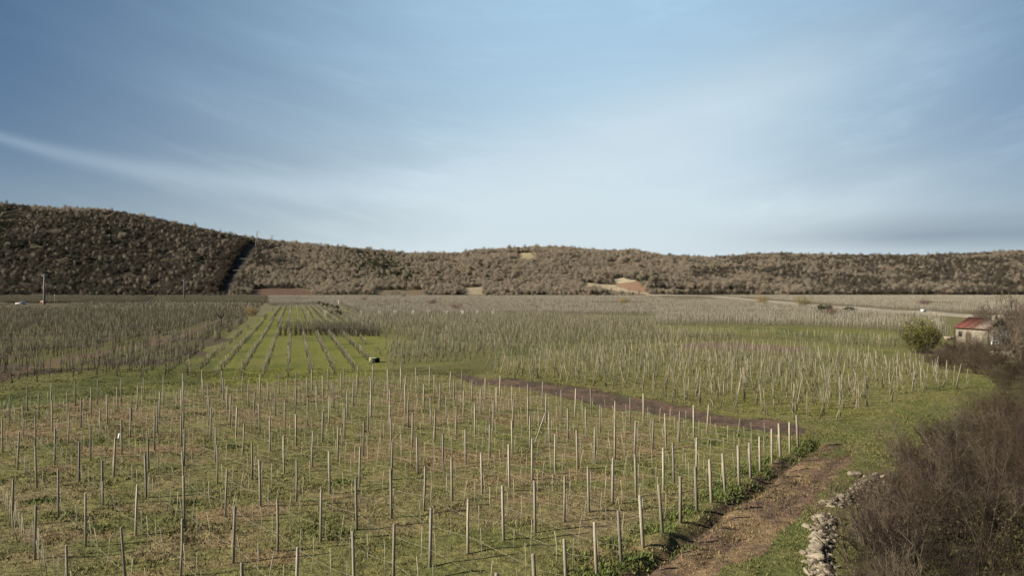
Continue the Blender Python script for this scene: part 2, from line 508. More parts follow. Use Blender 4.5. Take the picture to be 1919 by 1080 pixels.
M['shrub_grey'] = mat('grey_shrub_bark', (0.088, 0.066, 0.046), 0.92, 0.3, 1.2, 0.35, col2=(0.066, 0.050, 0.034))
M['sapling'] = mat('pale_sapling_bark', (0.170, 0.135, 0.095), 0.92, 0.3, 2, 0.3)
M['bramble'] = mat('bramble_leaves', (0.040, 0.044, 0.018), 0.85, 0.3, 3, 0.3, spec=0.1, col2=(0.058, 0.050, 0.022))
M['shrubleaf'] = mat('young_shrub_leaves', (0.112, 0.108, 0.020), 0.6, 0.35, 1.2, 0.0)
M['orange_twig'] = mat('orange_willow_twigs', (0.21, 0.145, 0.060), 0.9, 0.25, 2, 0.15, col2=(0.18, 0.15, 0.060))
M['red_twig'] = mat('reddish_shrub_twigs', (0.150, 0.095, 0.078), 0.9, 0.25, 2, 0.15)
M['stone'] = mat('pale_limestone', (0.255, 0.215, 0.155), 0.9, 0.5, 4, 0.3, 0.05, col2=(0.185, 0.155, 0.11))
M['gravel'] = mat('pale_gravel', (0.215, 0.185, 0.14), 0.95, 0.25, 0.6, 0, 0.02)
M['white'] = mat('white_paint', (0.74, 0.73, 0.70), 0.5, 0.08, 3)
M['sleeve'] = mat('dull_white_sleeve', (0.50, 0.48, 0.42), 0.7, 0.15, 3)
M['cloth'] = mat('white_sheet_cloth', (0.72, 0.71, 0.69), 0.8, 0.12, 2)
M['limewash'] = mat('yellowish_lime_paint', (0.40, 0.42, 0.22), 0.7, 0.15, 3)
M['black'] = mat('box_shade_black', (0.02, 0.02, 0.02), 0.6, 0.1, 3)
M['glass'] = mat('dark_glass', (0.015, 0.017, 0.02), 0.08, 0.05, 3, spec=0.6)
M['rubber'] = mat('tyre_rubber', (0.02, 0.02, 0.02), 0.8, 0.1, 3)
M['orange'] = mat('rusty_orange_paint', (0.36, 0.13, 0.06), 0.6, 0.25, 3)
M['sand'] = mat('pale_sand_load', (0.50, 0.38, 0.26), 0.9, 0.15, 3)
M['pole'] = mat('grey_concrete_pole', (0.17, 0.16, 0.15), 0.85, 0.2, 1.5)
M['steel'] = mat('galvanised_steel', (0.42, 0.43, 0.43), 0.5, 0.1, 1, metal=0.3)
M['wall'] = mat('rough_pale_wall', (0.185, 0.160, 0.120), 0.92, 0.45, 1.2, 0, 0.03)
M['tile'] = mat('red_roof_tile', (0.135, 0.042, 0.033), 0.8, 0.4, 2.5, 0.3, col2=(0.10, 0.052, 0.040))
M['tile_grey'] = mat('weathered_roof_tile', (0.19, 0.15, 0.12), 0.85, 0.3, 2.5, 0.15)
M['wood'] = mat('dark_door_wood', (0.07, 0.05, 0.035), 0.8, 0.25, 3)
M['darkwood'] = mat('black_dead_wood', (0.022, 0.018, 0.015), 0.9, 0.2, 3)

# ------------------------------------------------------------------ mesh builders


class MB:
    """collects vertex and face arrays and links them as one mesh"""

    def __init__(self):
        self.v = []; self.f3 = []; self.f4 = []; self.m3 = []; self.m4 = []; self.n = 0

    def add(self, v, f3=None, f4=None, m=0):
        v = np.asarray(v, float).reshape(-1, 3)
        if f3 is not None and len(f3):
            f3 = np.asarray(f3, int); self.f3.append(f3 + self.n); self.m3.append(np.full(len(f3), m))
        if f4 is not None and len(f4):
            f4 = np.asarray(f4, int); self.f4.append(f4 + self.n); self.m4.append(np.full(len(f4), m))
        self.v.append(v); self.n += len(v)
        return self

    def box(self, c, s, rz=0.0, m=0, taper=1.0, tilt=None):
        sx, sy, sz = s[0] / 2, s[1] / 2, s[2] / 2
        p = np.array([[-sx, -sy, -sz], [sx, -sy, -sz], [sx, sy, -sz], [-sx, sy, -sz],
                      [-sx * taper, -sy * taper, sz], [sx * taper, -sy * taper, sz], [sx * taper, sy * taper, sz], [-sx * taper, sy * taper, sz]])
        ca, sa = math.cos(rz), math.sin(rz)
        q = p.copy(); q[:, 0] = p[:, 0] * ca - p[:, 1] * sa; q[:, 1] = p[:, 0] * sa + p[:, 1] * ca
        return self.add(q + np.asarray(c), f4=[[0, 3, 2, 1], [4, 5, 6, 7], [0, 1, 5, 4], [1, 2, 6, 5], [2, 3, 7, 6], [3, 0, 4, 7]], m=m)

    def prism(self, pts, axis, h, m=0):
        """extrude a closed outline (n,3) by the vector axis*h"""
        p = np.asarray(pts, float); n = len(p)
        q = p + np.asarray(axis, float) * h
        v = np.vstack([p, q])
        f4 = [[i, (i + 1) % n, n + (i + 1) % n, n + i] for i in range(n)]
        f3 = [[0, i + 1, i] for i in range(1, n - 1)] + [[n, n + i, n + i + 1] for i in range(1, n - 1)]
        return self.add(v, f3=f3, f4=f4, m=m)

    def tube(self, pts, rad, sides=4, m=0, rot=0.0, cap=True):
        p = np.asarray(pts, float); n = len(p)
        rad = np.broadcast_to(np.asarray(rad, float), (n,))
        t = np.gradient(p, axis=0); t /= np.linalg.norm(t, axis=1)[:, None] + 1e-9
        ref = np.array([0.0, 0, 1]) if abs(t[0, 2]) < 0.8 else np.array([1.0, 0, 0])
        a = np.cross(t, ref); a /= np.linalg.norm(a, axis=1)[:, None] + 1e-9
        b = np.cross(t, a)
        ang = np.arange(sides) * 2 * math.pi / sides + rot
        v = (p[:, None, :] + rad[:, None, None] * (np.cos(ang)[None, :, None] * a[:, None, :] + np.sin(ang)[None, :, None] * b[:, None, :])).reshape(-1, 3)
        f = []
        for i in range(n - 1):
            for k in range(sides):
                k2 = (k + 1) % sides
                f.append([i * sides + k, i * sides + k2, (i + 1) * sides + k2, (i + 1) * sides + k])
        f3 = []
        if cap:
            e = (n - 1) * sides
            f3 = [[e, e + k, e + k + 1] for k in range(1, sides - 1)] + [[0, k + 1, k] for k in range(1, sides - 1)]
        return self.add(v, f3=f3, f4=f, m=m)

    def frusta(self, S, E, r0, r1, sides=4, m=0):
        S = np.asarray(S, float); E = np.asarray(E, float); n = len(S)
        a, b = frame(S, E)
        ang = np.arange(sides) * 2 * math.pi / sides
        off = np.cos(ang)[None, :, None] * a[:, None, :] + np.sin(ang)[None, :, None] * b[:, None, :]
        r0 = np.broadcast_to(r0, (n,))[:, None, None]; r1 = np.broadcast_to(r1, (n,))[:, None, None]
        v = np.concatenate([S[:, None] + off * r0, E[:, None] + off * r1], 1).reshape(-1, 3)
        base = np.arange(n) * 2 * sides
        f = np.array([[k, (k + 1) % sides, sides + (k + 1) % sides, sides + k] for k in range(sides)])
        return self.add(v, f4=(base[:, None, None] + f[None]).reshape(-1, 4), m=m)

    def cones(self, S, E, r0, m=0):
        S = np.asarray(S, float); E = np.asarray(E, float); n = len(S)
        a, b = frame(S, E)
        ang = np.arange(3) * 2 * math.pi / 3
        off = np.cos(ang)[None, :, None] * a[:, None, :] + np.sin(ang)[None, :, None] * b[:, None, :]
        r0 = np.broadcast_to(r0, (n,))[:, None, None]
        v = np.concatenate([S[:, None] + off * r0, E[:, None]], 1).reshape(-1, 3)
        base = np.arange(n) * 4
        f = np.array([[0, 1, 3], [1, 2, 3], [2, 0, 3]])
        return self.add(v, f3=(base[:, None, None] + f[None]).reshape(-1, 3), m=m)

    def leaves(self, P, size, m=0, rng=RNG):
        """small bent leaves: two triangles each"""
        n = len(P); size = np.broadcast_to(size, (n,))[:, None]
        a = unit(rng.normal(size=(n, 3))); b = unit(np.cross(a, rng.normal(size=(n, 3)))); c = np.cross(a, b)
        v = np.stack([P - a * size, P + b * size * 0.45 + c * size * 0.12, P + a * size, P - b * size * 0.45 + c * size * 0.12], 1).reshape(-1, 3)
        base = np.arange(n) * 4
        f = np.array([[0, 1, 2], [0, 2, 3]])
        return self.add(v, f3=(base[:, None, None] + f[None]).reshape(-1, 3), m=m)

    def mesh(self, name, mats, smooth=False):
        me = bpy.data.meshes.new(name)
        v = np.vstack(self.v)
        f3 = np.vstack(self.f3) if self.f3 else np.zeros((0, 3), int)
        f4 = np.vstack(self.f4) if self.f4 else np.zeros((0, 4), int)
        nl = len(f3) * 3 + len(f4) * 4
        me.vertices.add(len(v)); me.vertices.foreach_set('co', v.astype(np.float32).ravel())
        me.loops.add(nl); me.loops.foreach_set('vertex_index', np.concatenate([f3.ravel(), f4.ravel()]).astype(np.int32))
        me.polygons.add(len(f3) + len(f4))
        st = np.concatenate([np.arange(len(f3)) * 3, len(f3) * 3 + np.arange(len(f4)) * 4]).astype(np.int32)
        me.polygons.foreach_set('loop_start', st)
        mi = np.concatenate(self.m3 + self.m4).astype(np.int32)
        me.polygons.foreach_set('material_index', mi)
        if smooth:
            me.polygons.foreach_set('use_smooth', np.ones(len(st), bool))
        for mm in (mats if isinstance(mats, (list, tuple)) else [mats]):
            me.materials.append(mm)
        me.update(calc_edges=True)
        me.validate()
        return me

    def build(self, name, mats, parent=None, smooth=False):
        return link(name, self.mesh(name, mats, smooth), parent)


def unit(v):
    return v / (np.linalg.norm(v, axis=-1, keepdims=True) + 1e-9)


def frame(S, E):
    t = unit(E - S)
    ref = np.where(np.abs(t[:, 2:3]) < 0.8, np.array([[0.0, 0, 1]]), np.array([[1.0, 0, 0]]))
    a = unit(np.cross(t, ref))
    return a, np.cross(t, a)


def link(name, data, parent=None, loc=None, rz=None):
    o = bpy.data.objects.new(name, data)
    C.objects.link(o)
    if parent is not None:
        o.parent = parent
    if loc is not None:
        o.location = loc
    if rz is not None:
        o.rotation_euler = (0, 0, rz)
    return o


def tag(o, label=None, cat=None, group=None, kind=None):
    if label: o['label'] = label
    if cat: o['category'] = cat
    if group: o['group'] = group
    if kind: o['kind'] = kind
    return o


def empty(name, loc, rz=0.0, label=None, cat=None, group=None):
    o = link(name, None, None, loc, rz)
    o.empty_display_size = 0.3
    return tag(o, label, cat, group)


def setcol(me, col):
    a = me.attributes.new('col', 'FLOAT_COLOR', 'POINT')
    a.data.foreach_set('color', np.hstack([col, np.ones((len(col), 1))]).astype(np.float32).ravel())


def grid_mesh(X, Y, Z, name, mats, smooth=True, wrap=False):
    nr, nc = X.shape
    v = np.stack([X, Y, Z], -1).reshape(-1, 3)
    i = np.arange(nr - 1)[:, None]; j = np.arange(nc if wrap else nc - 1)[None, :]
    j2 = (j + 1) % nc
    f = np.stack([i * nc + j + 0 * i, i * nc + j2, (i + 1) * nc + j2, (i + 1) * nc + j], -1).reshape(-1, 4)
    return MB().add(v, f4=f).mesh(name, mats, smooth)


def scatter(name, pts, rot, scl, vi, variants, label, cat):
    """one 'stuff' object whose points carry instances of the variant meshes"""
    me = bpy.data.meshes.new(name)
    n = len(pts)
    me.vertices.add(n)
    me.vertices.foreach_set('co', np.asarray(pts, np.float32).ravel())
    a = me.attributes.new('rot', 'FLOAT_VECTOR', 'POINT'); a.data.foreach_set('vector', np.asarray(rot, np.float32).ravel())
    a = me.attributes.new('scl', 'FLOAT_VECTOR', 'POINT'); a.data.foreach_set('vector', np.asarray(scl, np.float32).ravel())
    a = me.attributes.new('vi', 'INT', 'POINT'); a.data.foreach_set('value', np.asarray(vi, np.int32))
    o = link(name, me)
    nt = bpy.data.node_groups.new(name, 'GeometryNodeTree')
    nt.interface.new_socket('Geometry', in_out='INPUT', socket_type='NodeSocketGeometry')
    nt.interface.new_socket('Geometry', in_out='OUTPUT', socket_type='NodeSocketGeometry')
    gi = nt.nodes.new('NodeGroupInput'); go = nt.nodes.new('NodeGroupOutput')

    def named(nm, dt):
        x = nt.nodes.new('GeometryNodeInputNamedAttribute'); x.data_type = dt
        x.inputs['Name'].default_value = nm
        return x.outputs['Attribute']
    e2r = nt.nodes.new('FunctionNodeEulerToRotation')
    nt.links.new(named('rot', 'FLOAT_VECTOR'), e2r.inputs[0])
    s = named('scl', 'FLOAT_VECTOR'); v = named('vi', 'INT')
    join = nt.nodes.new('GeometryNodeJoinGeometry')
    for k, var in enumerate(variants):
        cmpn = nt.nodes.new('FunctionNodeCompare'); cmpn.data_type = 'INT'; cmpn.operation = 'EQUAL'
        nt.links.new(v, cmpn.inputs[2]); cmpn.inputs[3].default_value = k
        oi = nt.nodes.new('GeometryNodeObjectInfo'); oi.inputs['Object'].default_value = var
        iop = nt.nodes.new('GeometryNodeInstanceOnPoints')
        nt.links.new(gi.outputs[0], iop.inputs['Points'])
        nt.links.new(cmpn.outputs[0], iop.inputs['Selection'])
        nt.links.new(oi.outputs['Geometry'], iop.inputs['Instance'])
        nt.links.new(e2r.outputs[0], iop.inputs['Rotation'])
        nt.links.new(s, iop.inputs['Scale'])
        nt.links.new(iop.outputs[0], join.inputs[0])
    nt.links.new(join.outputs[0], go.inputs[0])
    md = o.modifiers.new('scatter', 'NODES'); md.node_group = nt
    return tag(o, label, cat, kind='stuff')


def proto(name, me):
    """a source mesh for scatter(); never linked to the scene"""
    return bpy.data.objects.new(name, me)


def lean(n, s):
    return RNG.normal(0, s, n)


# ------------------------------------------------------------------ valley floor
th = np.concatenate([np.linspace(-180, -44, 36)[:-1], np.linspace(-44, 44, 400), np.linspace(44, 180, 36)[1:-1]])
rr = np.concatenate([np.geomspace(2.5, 20, 40)[:-1], np.geomspace(20, 1300, 440), [1500, 2000, 3000, 5000, 9000]])
TH, RR = np.meshgrid(np.radians(th), rr)
GX, GY = RR * np.sin(TH), RR * np.cos(TH)
me = grid_mesh(GX, GY, gh(GX, GY), 'ground', M['ground'], True, wrap=True)
setcol(me, ground_col(GX.ravel(), GY.ravel()))
tag(link('ground', me), kind='structure')

# ------------------------------------------------------------------ hills
uu = np.concatenate([np.linspace(-1400, -40, 60)[:-1], np.linspace(-40, 1960, 330), np.linspace(1960, 3300, 60)[1:]])
yy = np.concatenate([np.linspace(1040, 1750, 180), np.linspace(1760, 3400, 40)])
U, Y = np.meshgrid(uu, yy)
X = (U - 959.5) / FPX * Y
HZ = hill_h(X, Y)
me = grid_mesh(X, Y, HZ, 'hills', M['hill'])
P_SAND = [(1146, 524), (1165, 520), (1185, 526), (1196, 522), (1185, 531), (1150, 531)]
P_RED = [(1150, 533), (1185, 528), (1197, 527), (1207, 539), (1212, 546), (1200, 549), (1170, 541)]
P_BANK = [(1092, 529), (1120, 533), (1150, 534), (1180, 545), (1215, 549), (1215, 552), (1160, 546), (1092, 536)]
P_GLADE = [(968, 474), (996, 474), (1004, 482), (988, 488), (974, 484)]
P_GLADE2 = [(792, 494), (834, 487), (838, 490), (806, 498)]
P_REDBANK = [(476, 541), (562, 541), (585, 548), (585, 558), (470, 558)]
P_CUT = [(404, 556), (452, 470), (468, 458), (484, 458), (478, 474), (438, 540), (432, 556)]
P_TERR = [(700, 545), (790, 543), (800, 549), (700, 551)]
P_TERR2 = [(868, 540), (905, 538), (905, 552), (868, 552)]
P_RIGHTROAD = [(1215, 542), (1470, 546), (1475, 552), (1215, 550)]


def to_px(x, y, z):
    return x / y * FPX + 959.5, 540 - (z - CAM_H) / y * FPX


def inpx(P, u, v):
    return inpoly(np.array(P, float), u, v)


xs, ys, zs = X.ravel(), Y.ravel(), HZ.ravel()
u, v = to_px(xs, ys, zs)
n1 = fbm(xs / 40, ys / 40, 51, 3)
hc = mixc(np.broadcast_to(np.array([0.125, 0.097, 0.070]), (len(xs), 3)), np.array([0.120, 0.105, 0.060]), sstep(0.4, 0.6, n1))
hc = mixc(hc, np.array([0.050, 0.042, 0.030]), np.maximum(sstep(600, 300, u), 0.7 * sstep(1250, 1750, u)) * 0.9)  # soil darkened toward both sides: hillside shade and lens falloff as colour
for P, c in ((P_SAND, (0.36, 0.30, 0.21)), (P_BANK, (0.30, 0.25, 0.17)), (P_RED, (0.25, 0.15, 0.10)), (P_GLADE, (0.26, 0.22, 0.13)), (P_GLADE2, (0.26, 0.22, 0.15)),
             (P_REDBANK, (0.098, 0.060, 0.044)), (P_TERR, (0.13, 0.10, 0.065)), (P_TERR2, (0.26, 0.22, 0.15)), (P_RIGHTROAD, (0.15, 0.125, 0.08)), (P_CUT, (0.05, 0.045, 0.036))):  # cutting floor: dark grass, with the shadow of its trees in the colour
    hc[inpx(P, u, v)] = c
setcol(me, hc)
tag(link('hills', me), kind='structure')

# ------------------------------------------------------------------ tree meshes for the hills


def bare_tree_mesh(h, rx, seed, upright=False):
    r = np.random.default_rng(seed)
    tm = MB(); cm = MB()
    th_ = h * (0.45 if upright else 0.30)
    n = 5 if not upright else 3
    tm.tube([(0, 0, -0.6), (r.normal(0, .1), r.normal(0, .1), th_ * .6), (r.normal(0, .2), r.normal(0, .2), h * .75)], [0.22, 0.16, 0.05], 5)
    S = np.column_stack([r.normal(0, .1, n), r.normal(0, .1, n), r.uniform(th_ * .5, th_ * 1.1, n)])
    a = r.uniform(0, 6.28, n)
    E = np.column_stack([np.cos(a) * rx * .65, np.sin(a) * rx * .65, r.uniform(h * .55, h * .9, n)])
    tm.frusta(S, E, 0.10, 0.035, 4)
    k = 460
    dirs = unit(r.normal(size=(k, 3)) + np.array([0, 0, 0.35]))
    rad = r.uniform(0.15, 0.95, k) ** 0.75
    lump = 0.75 + 0.5 * vnoise(dirs[:, 0] * 2 + 9, dirs[:, 1] * 2 + dirs[:, 2] * 2, seed)
    ctr = np.array([0, 0, h * (0.62 if not upright else 0.60)])
    ext = np.array([rx, rx, h * 0.40])
    P = ctr + dirs * ext * (rad * lump)[:, None]
    E = P + unit(dirs * np.array([.75, .75, .4]) + np.array([0, 0, .95]) + r.normal(0, .33, (k, 3))) * r.uniform(0.9, 2.5, k)[:, None]
    P = P - np.array([0, 0, h * .07])
    cm.cones(P, E, r.uniform(0.016, 0.042, k))
    return tm, cm


def leaf_tree_mesh(h, rx, seed, pointed=False, n=420, leaf=0.55):
    r = np.random.default_rng(seed)
    tm = MB(); cm = MB()
    tm.tube([(0, 0, -0.6), (0.1, 0, h * .4), (0, 0.1, h * .8)], [0.2, 0.14, 0.04], 5)
    nb = 9
    bc = np.column_stack([r.normal(0, rx * .45, nb), r.normal(0, rx * .45, nb), r.uniform(h * .35, h * .8, nb)])
    br = r.uniform(0.35, 0.6, nb) * rx
    if pointed:
        t = np.linspace(0.2, 0.95, nb)
        bc = np.column_stack([r.normal(0, .25, nb), r.normal(0, .25, nb), t * h]); br = rx * (1.05 - t)
    w = r.integers(0, nb, n)
    P = bc[w] + unit(r.normal(size=(n, 3))) * (br[w] * r.uniform(.55, 1.05, n))[:, None]
    cm.leaves(P, r.uniform(leaf * .6, leaf * 1.2, n), rng=r)
    return tm, cm


def joined(name, tm, cm, ms):
    mb = MB()
    for k, part in enumerate((tm, cm)):
        v = np.vstack(part.v)
        mb.add(v, f3=np.vstack(part.f3) if part.f3 else None, f4=None, m=k)
        if part.f4:
            mb.n -= len(v); mb.v.pop()
            mb.add(v, f4=np.vstack(part.f4), m=k)
    return mb.mesh(name, ms)


TREES = []      # (kind, trunk mesh, crown mesh, joined source object)
specs = [('b', 7.5, 3.4, 0), ('b', 8.5, 3.9, 0), ('b', 6.8, 3.6, 0), ('b', 9.2, 3.2, 0), ('g', 8.0, 3.8, 0), ('g', 9.5, 3.6, 0), ('u', 11.0, 2.6, 1), ('u', 10.0, 2.3, 1)]
for i, (kd, h, rx, up) in enumerate(specs):
    t_, c_ = bare_tree_mesh(h, rx, 100 + i, up)
    ms = [M['trunk'], {'b': M['twig'], 'g': M['twig_grey'], 'u': M['twig_grey'], 'd': M['twig_dark']}[kd]]
    TREES.append((t_.mesh('trunk', ms[0]), c_.mesh('crown', ms[1]), proto('bare_tree_source', joined('bare_tree_source', t_, c_, ms))))
for i, (h, rx, pt) in enumerate([(6.5, 3.2, 0), (7.5, 3.6, 0), (8.0, 2.6, 0)]):
    t_, c_ = leaf_tree_mesh(h, rx, 200 + i, False)
    ms = [M['trunk'], M['holm']]
    TREES.append((t_.mesh('trunk', ms[0]), c_.mesh('crown', ms[1]), proto('evergreen_source', joined('evergreen_source', t_, c_, ms))))
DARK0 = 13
for i, (h, rx, pt) in enumerate([(9.0, 2.6, 1), (8.0, 3.0, 0)]):
    t_, c_ = leaf_tree_mesh(h, rx, 220 + i, bool(pt))
    ms = [M['trunk'], M['pine']]
    TREES.append((t_.mesh('trunk', ms[0]), c_.mesh('crown', ms[1]), proto('pine_source', joined('pine_source', t_, c_, ms))))

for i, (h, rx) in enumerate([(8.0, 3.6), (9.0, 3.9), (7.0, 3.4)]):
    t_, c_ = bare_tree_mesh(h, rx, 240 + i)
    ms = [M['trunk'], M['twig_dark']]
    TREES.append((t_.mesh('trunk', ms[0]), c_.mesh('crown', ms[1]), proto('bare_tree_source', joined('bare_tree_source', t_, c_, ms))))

for i, (h, rx) in enumerate([(8.0, 3.6), (9.0, 3.4)]):
    t_, c_ = leaf_tree_mesh(h, rx, 260 + i, False, 520, 0.5)
    ms = [M['trunk'], M['dead_leaf']]
    TREES.append((t_.mesh('trunk', ms[0]), c_.mesh('crown', ms[1]), proto('brown_oak_source', joined('brown_oak_source', t_, c_, ms))))

# sample the slopes
n = 190000
y0 = RNG.uniform(FOOT - 12, 1745, n)
u0 = RNG.uniform(-260, 2180, n)
x0 = (u0 - 959.5) / FPX * y0
keep = RNG.uniform(0, 1, n) < y0 / 1745
x0, y0, u0 = x0[keep], y0[keep], u0[keep]
# scattered scrub on the flat just before the slopes
nf = 2200
yf_ = RNG.uniform(830, 1075, nf); uf_ = RNG.uniform(-100, 2000, nf)
kf = (fbm(uf_ / 45, yf_ / 45, 65, 3) > 0.48 + 0.18 * sstep(1060, 830, yf_)) & ((uf_ < 1200) | (yf_ > 1045))
x0 = np.concatenate([x0, (uf_[kf] - 959.5) / FPX * yf_[kf]]); y0 = np.concatenate([y0, yf_[kf]]); u0 = np.concatenate([u0, uf_[kf]])
z0 = hill_h(x0, y0)
pu, pv = to_px(x0, y0, z0)
ok = (z0 > 0.15) | (y0 < 1062)
z0 = np.maximum(z0, 0)
for P in (P_SAND, P_RED, P_BANK, P_GLADE, P_GLADE2, P_REDBANK, P_CUT, P_TERR, P_TERR2, P_RIGHTROAD):
    ok &= ~inpx(P, pu, pv)
    if P is not P_CUT and P is not P_RIGHTROAD and P is not P_GLADE2:
        ok &= ~inpx(P, pu, pv - 5) & ~inpx(P, pu, pv - 9)
yrr = 1500 + 170 * sstep(500, 1000, pu)
ok &= y0 < yrr + 55
ok &= fbm(x0 / 30, y0 / 30, 61, 3) > 0.30
x0, y0, z0, pu, pv = x0[ok], y0[ok], z0[ok], pu[ok], pv[ok]
n = len(x0)
yrr = 1500 + 170 * sstep(500, 1000, pu)
eg = 0.10 * sstep(560, 100, pu) + 0.07
eg = eg + 0.45 * sstep(520, 60, pu) * sstep(0.42, 0.6, fbm(x0 / 60, y0 / 60, 62, 3))
eg = eg + 0.62 * np.exp(-(((pu - 700 - (pv - 490) * 1.6) / 75) ** 2 + ((pv - 500) / 30) ** 2))
eg = eg + 0.5 * np.exp(-(((pu - 1225) / 26) ** 2 + ((pv - 529) / 7) ** 2))
eg = eg * (1 - 0.75 * sstep(1300, 1500, pu))
is_eg = RNG.uniform(0, 1, n) < eg
green_cl = ((pu > 600) & (pu < 860)) | ((pu > 1180) & (pu < 1260))
vi = RNG.integers(0, 6, n)
up = (RNG.uniform(0, 1, n) < 0.10) | ((pu > 480) & (pu < 570) & (pv > 525)) | ((pu > 60) & (pu < 260) & (pv < 402))
vi = np.where(up, RNG.integers(6, 8, n), vi)
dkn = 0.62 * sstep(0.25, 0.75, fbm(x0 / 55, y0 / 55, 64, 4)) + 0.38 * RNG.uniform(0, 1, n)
dk = dkn < 0.18 + 0.72 * sstep(660, 360, pu) + 0.56 * sstep(1050, 1650, pu)  # more dark trees outward, painting the dimmer light of the side hills
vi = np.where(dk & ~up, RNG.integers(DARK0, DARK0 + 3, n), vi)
vi = np.where(is_eg, np.where(green_cl, RNG.integers(8, 13, n), RNG.integers(8, 11, n)), vi)
sc = RNG.uniform(0.42, 0.95, n) * (1 + 0.3 * (fbm(x0 / 80, y0 / 80, 63, 2) - .5))
sc = np.where(RNG.uniform(0, 1, n) < 0.06, sc * 1.5, sc)
cutx = np.interp(pv, [458, 470, 540, 556], [466, 450, 412, 402])          # left edge of the cutting
nearcut = (pu < cutx + 1) & (pu > cutx - 13) & (pv > 455) & (pv < 556)
oak = (RNG.uniform(0, 1, n) < 0.05) & ~is_eg
vi = np.where(nearcut | oak, RNG.integers(DARK0 + 3, DARK0 + 5, n), vi)
sc = np.where(nearcut, np.maximum(sc, .85) * 1.3, sc)
foot = y0 < 1060
sc = np.where(foot, sc * RNG.uniform(.40, .9, n), sc)
# the 300 that show largest: the front fringe and the skyline
ys_line = np.interp(pu, SIL_X, SIL_Y)
score = y0 - 900 * ((pu > -20) & (pu < 1940) & (np.abs(y0 - yrr) < 16) & (RNG.uniform(0, 1, n) < 0.22))
score = score + 5000 * ~((pu > 0) & (pu < 1919))
order = np.argsort(score)
chosen = []
cell = set()
for i in order:
    key = (int(pu[i] // 5), int(pv[i] // 6))
    if key in cell:
        continue
    cell.add(key)
    chosen.append(i)
    if len(chosen) == 300:
        break
chosen = np.array(chosen)
single = np.zeros(n, bool); single[chosen] = True
rotz = RNG.uniform(0, 6.28, n)
for i in chosen:
    tmesh, cmesh, _ = TREES[vi[i]]
    sky_line = abs(y0[i] - yrr[i]) < 20
    where = 'on the skyline of' if sky_line else 'at the foot of'
    side = 'the dark wooded hill on the left' if pu[i] < 620 else ('the low wooded ridge in the centre' if pu[i] < 1230 else 'the wooded ridge on the right')
    ever = 8 <= vi[i] < DARK0
    oak_ = vi[i] >= DARK0 + 3
    nm = 'evergreen_tree' if ever else ('oak_tree' if oak_ else 'bare_tree')
    kind = 'dark green evergreen tree' if ever else ('tall narrow leafless tree' if vi[i] in (6, 7) else ('dense brown oak tree' if oak_ else ('rounded dark brown leafless tree' if vi[i] >= DARK0 else 'rounded pale brown leafless tree')))
    lb = f'{kind} {where} {side}'
    e = empty(nm, (x0[i], y0[i], z0[i]), rotz[i], lb, 'tree', lb.replace(' tree ', ' trees '))
    e.scale = (sc[i],) * 3
    link('trunk', tmesh, e); link('crown', cmesh, e)
s = ~single
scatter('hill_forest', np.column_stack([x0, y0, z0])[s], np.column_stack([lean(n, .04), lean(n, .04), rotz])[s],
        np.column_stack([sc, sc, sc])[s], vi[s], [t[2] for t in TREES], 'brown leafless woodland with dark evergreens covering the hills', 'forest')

# ------------------------------------------------------------------ old vine rows of the middle distance


def vine_parts(seed, stake_h=1.85, canes=7, bushy=1.0):
    r = np.random.default_rng(seed)
    st = MB(); vn = MB()
    lx, ly = r.normal(0, .10), r.normal(0, .10)
    st.tube([(0, 0, -0.2), (lx * .5 + r.normal(0, .015), ly * .5, stake_h * .5), (lx, ly, stake_h)], [0.030, 0.027, 0.020], 4, rot=r.uniform(0, 1.5))
    bx, by = r.normal(0, .08), r.normal(.12, .06)
    hd = np.array([lx * .4 + r.normal(0, .06), ly * .4 + r.normal(0, .06), r.uniform(.55, .85)])
    vn.tube([(bx, by, -0.1), (bx * .8 + r.normal(0, .05), by * .7, .3), hd], [0.045, 0.038, 0.032], 4)
    k = canes
    a = r.uniform(0, 6.28, k)
    sp = r.uniform(.08, .32, k) * bushy
    mid = hd + np.column_stack([np.cos(a) * sp * .9, np.sin(a) * sp * .9, r.uniform(.25, .5, k)])
    top = hd + np.column_stack([np.cos(a) * sp * .9 + r.normal(0, .10, k), np.sin(a) * sp * .9 + r.normal(0, .10, k), r.uniform(.55, 1.25, k)])
    vn.frusta(np.repeat(hd[None], k, 0), mid, 0.013, 0.011, 3)
    vn.cones(mid, top, 0.011)
    return st, vn


def clump(seed, ms, n=4, step=0.95, canes=6):
    """3.8 m of row for the far fields"""
    mb = MB(); r = np.random.default_rng(seed)
    for i in range(n):
        st, vn = vine_parts(seed * 31 + i, r.uniform(1.6, 2.0), canes)
        off = np.array([r.normal(0, .08), (i - (n - 1) / 2) * step + r.normal(0, .1), 0])
        for k, part in enumerate((st, vn)):
            if part is st and r.uniform() < 0.25:
                continue
            v = np.vstack(part.v) * np.array([1.35 if k == 0 else 1.2] * 2 + [1]) + off
            if part.f3:
                mb.add(v, f3=np.vstack(part.f3), m=k); mb.n -= len(v); mb.v.pop()
            mb.add(v, f4=np.vstack(part.f4), m=k)
    return mb.mesh('vine_row_source', ms)


